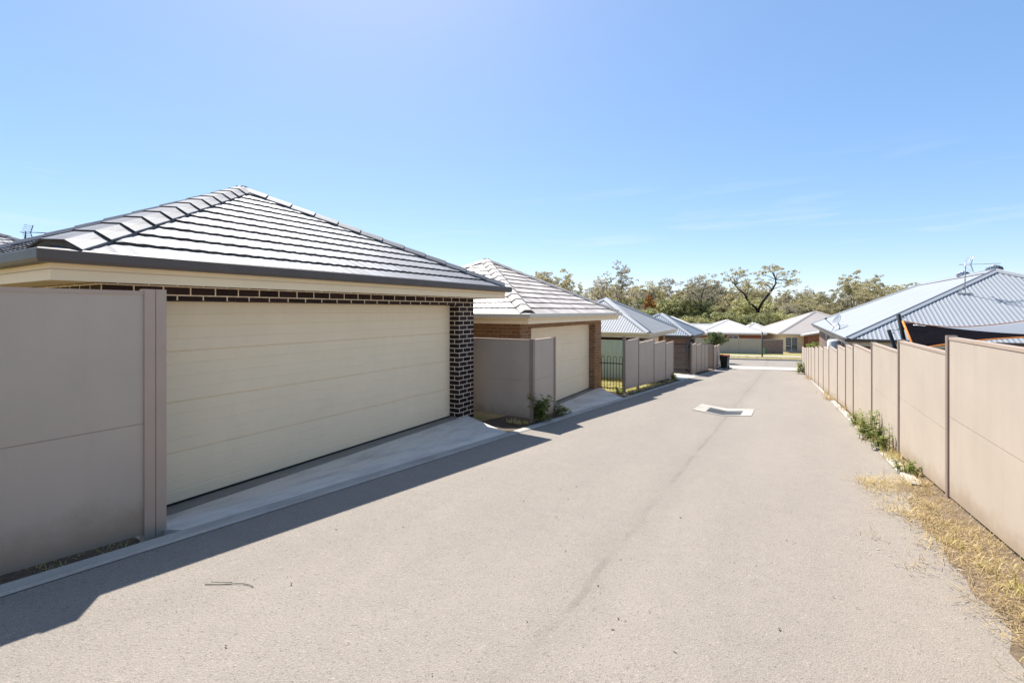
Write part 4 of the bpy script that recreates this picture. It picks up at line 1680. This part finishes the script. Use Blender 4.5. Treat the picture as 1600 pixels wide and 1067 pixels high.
# rows of the bushland, nearest first
px = 760
while px < 1560:
    d = trng.uniform(72, 80)
    plant(trng.choice(['scrub', 'scrub', 'green']), px, d, h=trng.uniform(3.6, 5.6), wide=1.25)
    px += trng.uniform(20, 30)
px = 770
while px < 1550:
    d = trng.uniform(82, 93)
    plant(trng.choice(['green', 'dense', 'grey', 'dense', 'green']), px, d, top_py=skyline(px) + trng.uniform(18, 40), wide=1.15)
    px += trng.uniform(16, 26)
px = 770
while px < 1550:
    d = trng.uniform(96, 110)
    plant(trng.choice(['dense', 'grey', 'grey', 'open', 'sparse']), px, d, top_py=skyline(px) + trng.uniform(4, 20), wide=1.0)
    px += trng.uniform(15, 24)
px = 775
while px < 1550:
    d = trng.uniform(115, 140)
    plant(trng.choice(['open', 'grey', 'sparse', 'open', 'dense']), px, d, top_py=skyline(px) + trng.uniform(-8, 10), wide=0.9)
    px += trng.uniform(15, 24)
plant('open', 868, 78, top_py=417, wide=.75, label="sparse gum tree rising above the beige tiled roof's right hip")
plant('sparse', 966, 92, top_py=404, wide=1.0, label="tallest wispy gum left of centre, rising above the corrugated grey garage roof")
plant('sparse', 945, 96, top_py=425, wide=1.2)
plant('open', 1337, 84, top_py=422, wide=.85, label="broad flat-topped gum on the skyline above the beige-roofed house")
plant('sparse', 1090, 118, top_py=428, wide=.9)

# the dark forked gum
fg = thing("forked_gum_tree", "tall dark-trunked forked gum with flat leafy tiers above the white-roofed houses", "tree", (0, 0, 0))
FD = 78.0
foot = at(1190, HOR, FD); foot.z = FG - .1
fg.location = foot
rng = np.random.default_rng(5)


def q3(px, py, dd=0.0):
    return at(px, py, FD + dd)


wood, lv = MB(), Leaves()
fork = q3(1184, 487)
wood.tube([foot + Vector((0, 0, -.3)), q3(1187.5, 515), q3(1186, 500), fork], [.34, .30, .27, .25], 9)
right_l = [fork, q3(1190, 474, -.3), q3(1199, 462, -.6), q3(1207, 452, -.8), q3(1211.5, 444, -1), q3(1212, 437, -1)]
wood.tube(right_l, [.22, .2, .18, .16, .13, .1], 8)
left_l = [fork, q3(1180, 480, .3), q3(1172, 474, .5), q3(1166.5, 467, .8), q3(1163, 459, 1), q3(1154, 452, 1.2), q3(1149, 446, 1.4)]
wood.tube(left_l, [.2, .18, .16, .14, .12, .09, .06], 8)
branches = []
for (s0, ends) in ((right_l[-1], [(1222, 424), (1205, 424), (1228, 430), (1190, 428), (1214, 418), (1198, 418), (1228, 442), (1236, 440)]),
                   (right_l[3], [(1197, 444), (1190, 440), (1222, 446)]),
                   (left_l[-1], [(1140, 432), (1150, 428), (1158, 424), (1168, 430), (1164, 440), (1148, 440)]),
                   (left_l[3], [(1175, 458), (1180, 448), (1160, 450), (1170, 442)])):
    for ex, ey in ends:
        dd = rng.normal(0, 1.3)
        e = q3(ex, ey, dd)
        midp = s0.lerp(e, .5) + Vector(rng.normal(0, .2, 3)) + Vector((0, 0, .15))
        wood.tube([s0, midp, e], [.07, .05, .03], 5)
        for k in range(9):
            c = e + Vector((rng.normal(0, .85), rng.normal(0, 1.0), rng.normal(.05, .26)))
            lv.clump(rng, c, rng.uniform(.25, .55), 26, .12, .5)
wood.build("trunk", M['bark_dark'], fg)
Q = lv.q
lv.q = [a - np.array(foot) for a in Q]
lv.build("crown", M['gum_olive'], fg)

# dark many-stemmed gum left of it
mg = thing("multi_stem_gum_tree", "dark many-stemmed gum with blackened base in front of the bushland, left of the forked gum", "tree", (0, 0, 0))
foot = at(1098, HOR, 80); foot.z = FG - .1
mg.location = foot
wood, lv = MB(), Leaves()


def q4(px, py, dd=0.0):
    return at(px, py, 80 + dd)


crotch = q4(1098, 494)
wood.tube([foot, q4(1098, 510), crotch], [.4, .38, .33], 9)
for path in ([(1096, 485), (1094, 472), (1088, 462), (1078, 454)], [(1101, 484), (1103, 472), (1110, 466), (1117, 461)], [(1094, 480), (1085, 471), (1076, 465)],
             [(1103, 478), (1112, 476), (1122, 470)], [(1095, 470), (1098, 455), (1102, 446)]):
    pts = [crotch] + [q4(x, y, rng.normal(0, .6)) for x, y in path]
    wood.tube(pts, [.2, .15, .11, .08, .05][:len(pts)], 7)
    for p in pts[2:]:
        for k in range(9):
            c = p + Vector((rng.normal(0, 1.0), rng.normal(0, 1.0), rng.normal(.5, .55)))
            lv.clump(rng, c, rng.uniform(.4, .7), 34, .13, .5)
wood.build("trunk", M['bark_dark'], mg)
lv.q = [a - np.array(foot) for a in lv.q]
lv.build("crown", M['gum'], mg)

# rust coloured crown among the green
rt, zs = make_tree(71, "rusty_tree", "small tree with rusty orange foliage among the green bushland above the grey steel roof", 7, 2, .4, 4, M['gum_rust'], M['bark'], .12, .7, 60, .15, .6, .8, group=None)
p = at(1014, HOR, 80)
rt.location = (p.x, p.y, FG)
rs_ = (EYE + (HOR - 458) / FPX * 80 - FG) / zs
rt.scale = (rs_ * .42, rs_ * .42, rs_)

# undergrowth of the bushland, one mass
ug = Leaves()
rng = np.random.default_rng(8)
for i in range(520):
    p = at(float(rng.uniform(740, 1580)), HOR, float(rng.uniform(70, 112)))
    ug.clump(rng, (p.x, p.y, FG + rng.uniform(.2, 2.2)), rng.uniform(.8, 1.5), 55, .18, .8)
for i in range(700):
    p = at(float(rng.uniform(740, 1580)), HOR, float(rng.uniform(112, 150)))
    ug.clump(rng, (p.x, p.y, FG + rng.uniform(.2, 7.5)), rng.uniform(1.0, 1.8), 50, .24, .8)
tag(ug.build("undergrowth", M['gum_olive']), "low olive undergrowth filling the bushland floor", "undergrowth", kind='stuff')

# round leafy shrub behind the bin
shr = thing("round_shrub", "round leafy shrub with pale leaf tips rising above the brown corner fence and bin", "shrub", (0, 0, 0))
c = at(1117, 530, 40.5)
shr.location = (c.x, c.y, base(c.y))
lv, wood = Leaves(), MB()
rng = np.random.default_rng(3)
H0 = c.z - base(c.y)
for i in range(46):
    d = Vector(rng.normal(0, 1, 3)).normalized()
    rr = rng.uniform(.35, 1.0)
    lv.clump(rng, (d.x * 1.0 * rr, d.y * 1.0 * rr, H0 + d.z * .75 * rr), .24, 60, .075, .9)
wood.tube([(0, 0, -.1), (.03, 0, H0 * .5), (0, .02, H0)], [.07, .06, .04], 7)
for k in range(6):
    a = k * 1.05
    wood.tube([(0, 0, H0 * .55), (.3 * math.cos(a), .3 * math.sin(a), H0 * .9), (.7 * math.cos(a), .7 * math.sin(a), H0 * 1.15)], [.035, .025, .012], 5)
wood.build("stem", M['bark'], shr, local=True)
lv.build("foliage", M['shrub'], shr)
# green bush over the far end of the right fence
bsh = thing("green_bush", "bright green bush showing over the far end of the right fence", "bush", (0, 0, 0))
c = at(1277, 541, 36)
bsh.location = (c.x + .5, c.y, base(c.y))
lv, wood = Leaves(), MB()
H0 = c.z - base(c.y)
for i in range(30):
    d = Vector(rng.normal(0, 1, 3)).normalized()
    lv.clump(rng, (d.x * 1.15, d.y * .8, H0 - .1 + d.z * .3), .24, 50, .075, .9)
for k in range(5):
    wood.tube([(0, 0, -.1), (.5 * math.cos(k * 1.3), .3 * math.sin(k * 1.3), H0)], [.03, .015], 5)
wood.build("stem", M['bark'], bsh, local=True)
lv.build("foliage", M['weed'], bsh)


# ------------------------------------------------------------------ weeds and grass
def blades(b, rng, cx, cy, z, n, r, hmin, hmax, w=.006, lie=0.6, ybias=0.0):
    for i in range(n):
        x, y = cx + rng.gauss(0, r), cy + rng.gauss(0, r)
        L = rng.uniform(hmin, hmax)
        a = rng.uniform(0, 2 * math.pi)
        ln = lie * rng.uniform(.4, 1.2)
        dx, dy = math.cos(a) * L * ln, math.sin(a) * L * ln
        hz = L * max(.08, 1 - ln * .8)
        px_, py_ = -math.sin(a) * w, math.cos(a) * w
        zz = z(x, y)
        p0, p1 = (x - px_, y - py_, zz), (x + px_, y + py_, zz)
        mx, my = x + dx * .5, y + dy * .5
        m0, m1 = (mx - px_ * .8, my - py_ * .8, zz + hz * .8), (mx + px_ * .8, my + py_ * .8, zz + hz * .8)
        b.face([p0, p1, m1, m0])
        b.face([m0, m1, (x + dx, y + dy, zz + hz)])


gr = random.Random(21)
b = MB()
gzf = lambda x, y: base(y) + 0.01
for i in range(120):
    y = gr.uniform(2.0, 7.6)
    reach = 0.60 if 5.6 < y < 7.3 else 0.34
    x = 1.55 - abs(gr.gauss(0, reach * .55)) - .02
    blades(b, gr, x, y, gzf, 24, .07, .04, .13, .0022, 1.15)
for (x, y, n, r) in ((0.98, 7.15, 240, .10), (1.12, 6.95, 260, .13), (1.25, 7.3, 160, .10), (1.0, 5.95, 190, .10), (1.18, 5.8, 240, .12), (1.3, 6.3, 240, .12), (1.28, 5.2, 240, .11), (1.36, 4.7, 240, .10), (1.4, 4.2, 240, .11), (1.4, 3.6, 240, .12), (0.88, 6.9, 70, .07)):
    blades(b, gr, x, y, gzf, int(n * .75), r, .04, .15, .0022, 1.15)
for i in range(150):
    y = gr.uniform(7, 39)
    blades(b, gr, 1.50 + gr.uniform(-.05, .05), y, gzf, 12, .05, .05, .16, .004, .8)
for i in range(16):
    y = gr.choice((gr.uniform(27, 34), gr.uniform(9, 22)))
    blades(b, gr, 1.42 + gr.uniform(-.14, .08), y, gzf, 26, .09, .1, .26, .006, .6)
tag(b.build("dry_grass", M['straw']), "dry straw grass along the foot of the right fence", "grass", kind='stuff')
b = MB()
for i in range(420):
    y = gr.uniform(1.8, 7.4) if i < 330 else gr.uniform(7.4, 20)
    x = 1.56 - abs(gr.gauss(0, .24 if y < 7.2 else .06))
    blades(b, gr, x, y, gzf, 20, .06, .03, .10, .0022, 1.25)
tag(b.build("straw_litter", M['thatch']), "brown dead thatch lying over the dry soil by the right fence", "thatch", kind='stuff')
b = MB()
for i in range(60):
    y = gr.choice((gr.uniform(7.6, 12.5), gr.uniform(2.2, 5.5)))
    blades(b, gr, 1.46 + gr.uniform(-.09, .08) - (0.25 if y < 6 else 0) * gr.random(), y, gzf, 22, .05, .05, .15, .004, .7)
for i in range(16):
    y = gr.uniform(0.4, 1.7)
    blades(b, gr, -4.34 + gr.uniform(-.16, .06), y, lambda x_, y_: base(y_) - .12, 16, .05, .03, .09, .003, .8)
for i in range(70):
    y = gr.uniform(14.7, 22)
    blades(b, gr, -4.22 + gr.uniform(-.06, .06), y, gzf, 14, .05, .05, .14, .005, .7)
for i in range(14):
    blades(b, gr, -4.25 + gr.uniform(-.25, .08), gr.uniform(7.5, 7.72), gzf, 16, .05, .04, .11, .004, .7)
for i in range(240):
    blades(b, gr, gr.uniform(-6.4, -4.4), gr.uniform(14.7, 19.2), gzf, 12, .1, .05, .12, .006, .6)
for i in range(120):
    blades(b, gr, gr.uniform(-7, -4.4), gr.uniform(18.9, 19.35), gzf, 12, .1, .08, .2, .006, .5)
for i in range(500):
    x = gr.uniform(-22, 6)
    y = gr.uniform(49.7, 52.8)
    p = street_pt(x, y)
    blades(b, gr, p[0], p[1], lambda x_, y_, z_=p[2]: z_ + .12, 12, .2, .05, .12, .012, .6)
tag(b.build("tufted_grass", M['straw_soft']), "short half-green grass tufts along kerbs, lawn and far verge", "grass", kind='stuff')


def weed(name, label, x, y, stems, hh, spread, leafL, mat='weed', seed=1, group=None):
    rg = random.Random(seed)
    z0 = base(y)
    w = thing(name, label, "weed", (x, y, z0), group=group)
    st, lf = MB(), MB()
    for k in range(stems):
        a = rg.uniform(0, 6.28)
        H_ = hh * rg.uniform(.45, 1.1)
        bx, by = rg.gauss(0, spread * .35), rg.gauss(0, spread * .35)
        tip = Vector((bx + math.cos(a) * spread * rg.uniform(.2, 1) * .7, by + math.sin(a) * spread * rg.uniform(.2, 1) * .7, H_))
        mid = Vector((bx, by, 0)).lerp(tip, .55) + Vector((0, 0, H_ * .12))
        st.tube([(bx, by, -.02), mid, tip], [.005, .004, .002], 4)
        n = int(10 + H_ * 34)
        for i in range(n):
            f = rg.uniform(.12, 1)
            p = Vector((bx, by, 0)).lerp(mid, f / .55) if f < .55 else mid.lerp(tip, (f - .55) / .45)
            b2 = rg.uniform(0, 6.28)
            L = leafL * rg.uniform(.5, 1.2) * (1.15 - .5 * f)
            d = Vector((math.cos(b2), math.sin(b2), rg.uniform(-.1, .8))).normalized()
            s_ = d.cross(Vector((0, 0, 1))).normalized() * L * .2
            lf.face([p, p + d * L * .4 + s_, p + d * L + Vector((0, 0, -L * .25)), p + d * L * .4 - s_])
    st.build("stalk", M[mat], w, local=True)
    lf.build("foliage", M[mat], w, local=True)
    return w


weed("weed_clump", "leafy green weed against the short corner fence between the two garages", -4.10, 8.05, 13, .52, .22, .17, seed=3)
weed("weed_clump", "low green weed at the post beside the tan garage's driveway", -4.12, 8.95, 9, .26, .2, .12, seed=4)
weed("weed_clump", "small tuft of weed on the kerb in front of the tan garage's driveway", -4.12, 9.55, 7, .14, .2, .10, seed=14)
weed("weed_clump", "green weed at the far foot of the four-panel beige fence", -4.2, 21.9, 12, .36, .25, .14, seed=5)
weed("weed_clump", "weed growing under the loop-top railing beside the tan garage", -4.5, 14.55, 10, .22, .25, .12, seed=6)
weed("weed_clump", "tall bushy green weed on the right kerb by the fourth fence post", 1.40, 10.6, 20, .52, .26, .12, seed=7)
weed("weed_clump", "second bushy weed just nearer than the tall one on the right kerb", 1.42, 9.5, 16, .40, .22, .09, seed=8)
weed("weed_clump", "low sprig of weed on the right kerb, nearest to the camera", 1.42, 7.9, 12, .2, .16, .08, seed=9)
weed("weed_clump", "small yellow-green weed on the right kerb beyond the tall bushy one", 1.38, 12.4, 12, .3, .2, .08, seed=10)
weed("weed_clump", "ragged weed at the far end of the right fence by the street", 1.1, 36.5, 16, .9, .4, .2, seed=11)

# small loose things on the asphalt
tw = MB()
p = at(320, 910, 2.66)
rt_ = [(320, 908.5), (340, 908), (360, 907), (378, 906), (390, 908), (396, 911)]
pts = []
for x, y in rt_:
    t = (x - 800) / FPX
    k = -(y - HOR) / FPX
    d = -EYE / (k + 0.0735 * (t * sT + cT))
    q = at(x, y, d); q.z = lane_z(q.x, q.y) + .006
    pts.append(q)
tw.tube(pts, .0022, 5)
tw.tube([pts[0] + Vector((.01, .03, .002)), pts[2] + Vector((.0, .012, .003))], .0018, 5)
tag(tw.build("garden_wire", M['twig']), "thin bent green wire lying on the asphalt at lower left", "wire")


def flakes(spec, name, mat, label, cat, seed, size):
    rg = random.Random(seed)
    b = MB()
    for cx, cy, n, rx, ry in spec:
        for i in range(n):
            x, y = cx + rg.gauss(0, rx), cy + rg.gauss(0, ry)
            k = rg.randint(4, 6)
            s_ = size * rg.uniform(.4, 1.4)
            a0 = rg.uniform(0, 6.28)
            st = rg.uniform(.25, .7) if cat != 'flakes' else rg.uniform(.05, .14)
            pp = []
            for j in range(k):
                a = 2 * math.pi * j / k
                u, v = s_ * math.cos(a) * rg.uniform(.7, 1.2), s_ * st * math.sin(a) * rg.uniform(.7, 1.2)
                X, Y = x + u * math.cos(a0) - v * math.sin(a0), y + u * math.sin(a0) + v * math.cos(a0)
                pp.append((X, Y, lane_z(X, Y) + .0045 + .002 * (i % 3)))
            b.face(pp)
    return tag(b.build(name, mat), label, cat, kind='stuff')


flakes([(0.70, 4.7, 30, .08, .07), (0.78, 4.5, 20, .08, .06), (0.56, 4.9, 10, .08, .06), (0.95, 4.5, 16, .06, .09)], "chalky_flakes", M['chalk'],
       "white chalky flakes on the asphalt near the right fence", "flakes", 5, .018)
flakes([(-1.2, 6, 70, 1.4, 3.2), (-0.6, 3, 40, 1.0, 1.2), (-3.3, 4, 30, .5, 2.5)], "leaf_litter", M['bark'], "scattered dark leaf bits on the asphalt", "leaf litter", 6, .010)
flakes([(1.3, 4.2, 26, .12, .9), (1.4, 6.9, 20, .05, .6), (-3.9, 8.2, 14, .05, .4)], "loose_stones", M['kerb'], "loose pale stones in the dry soil", "stones", 7, .03)
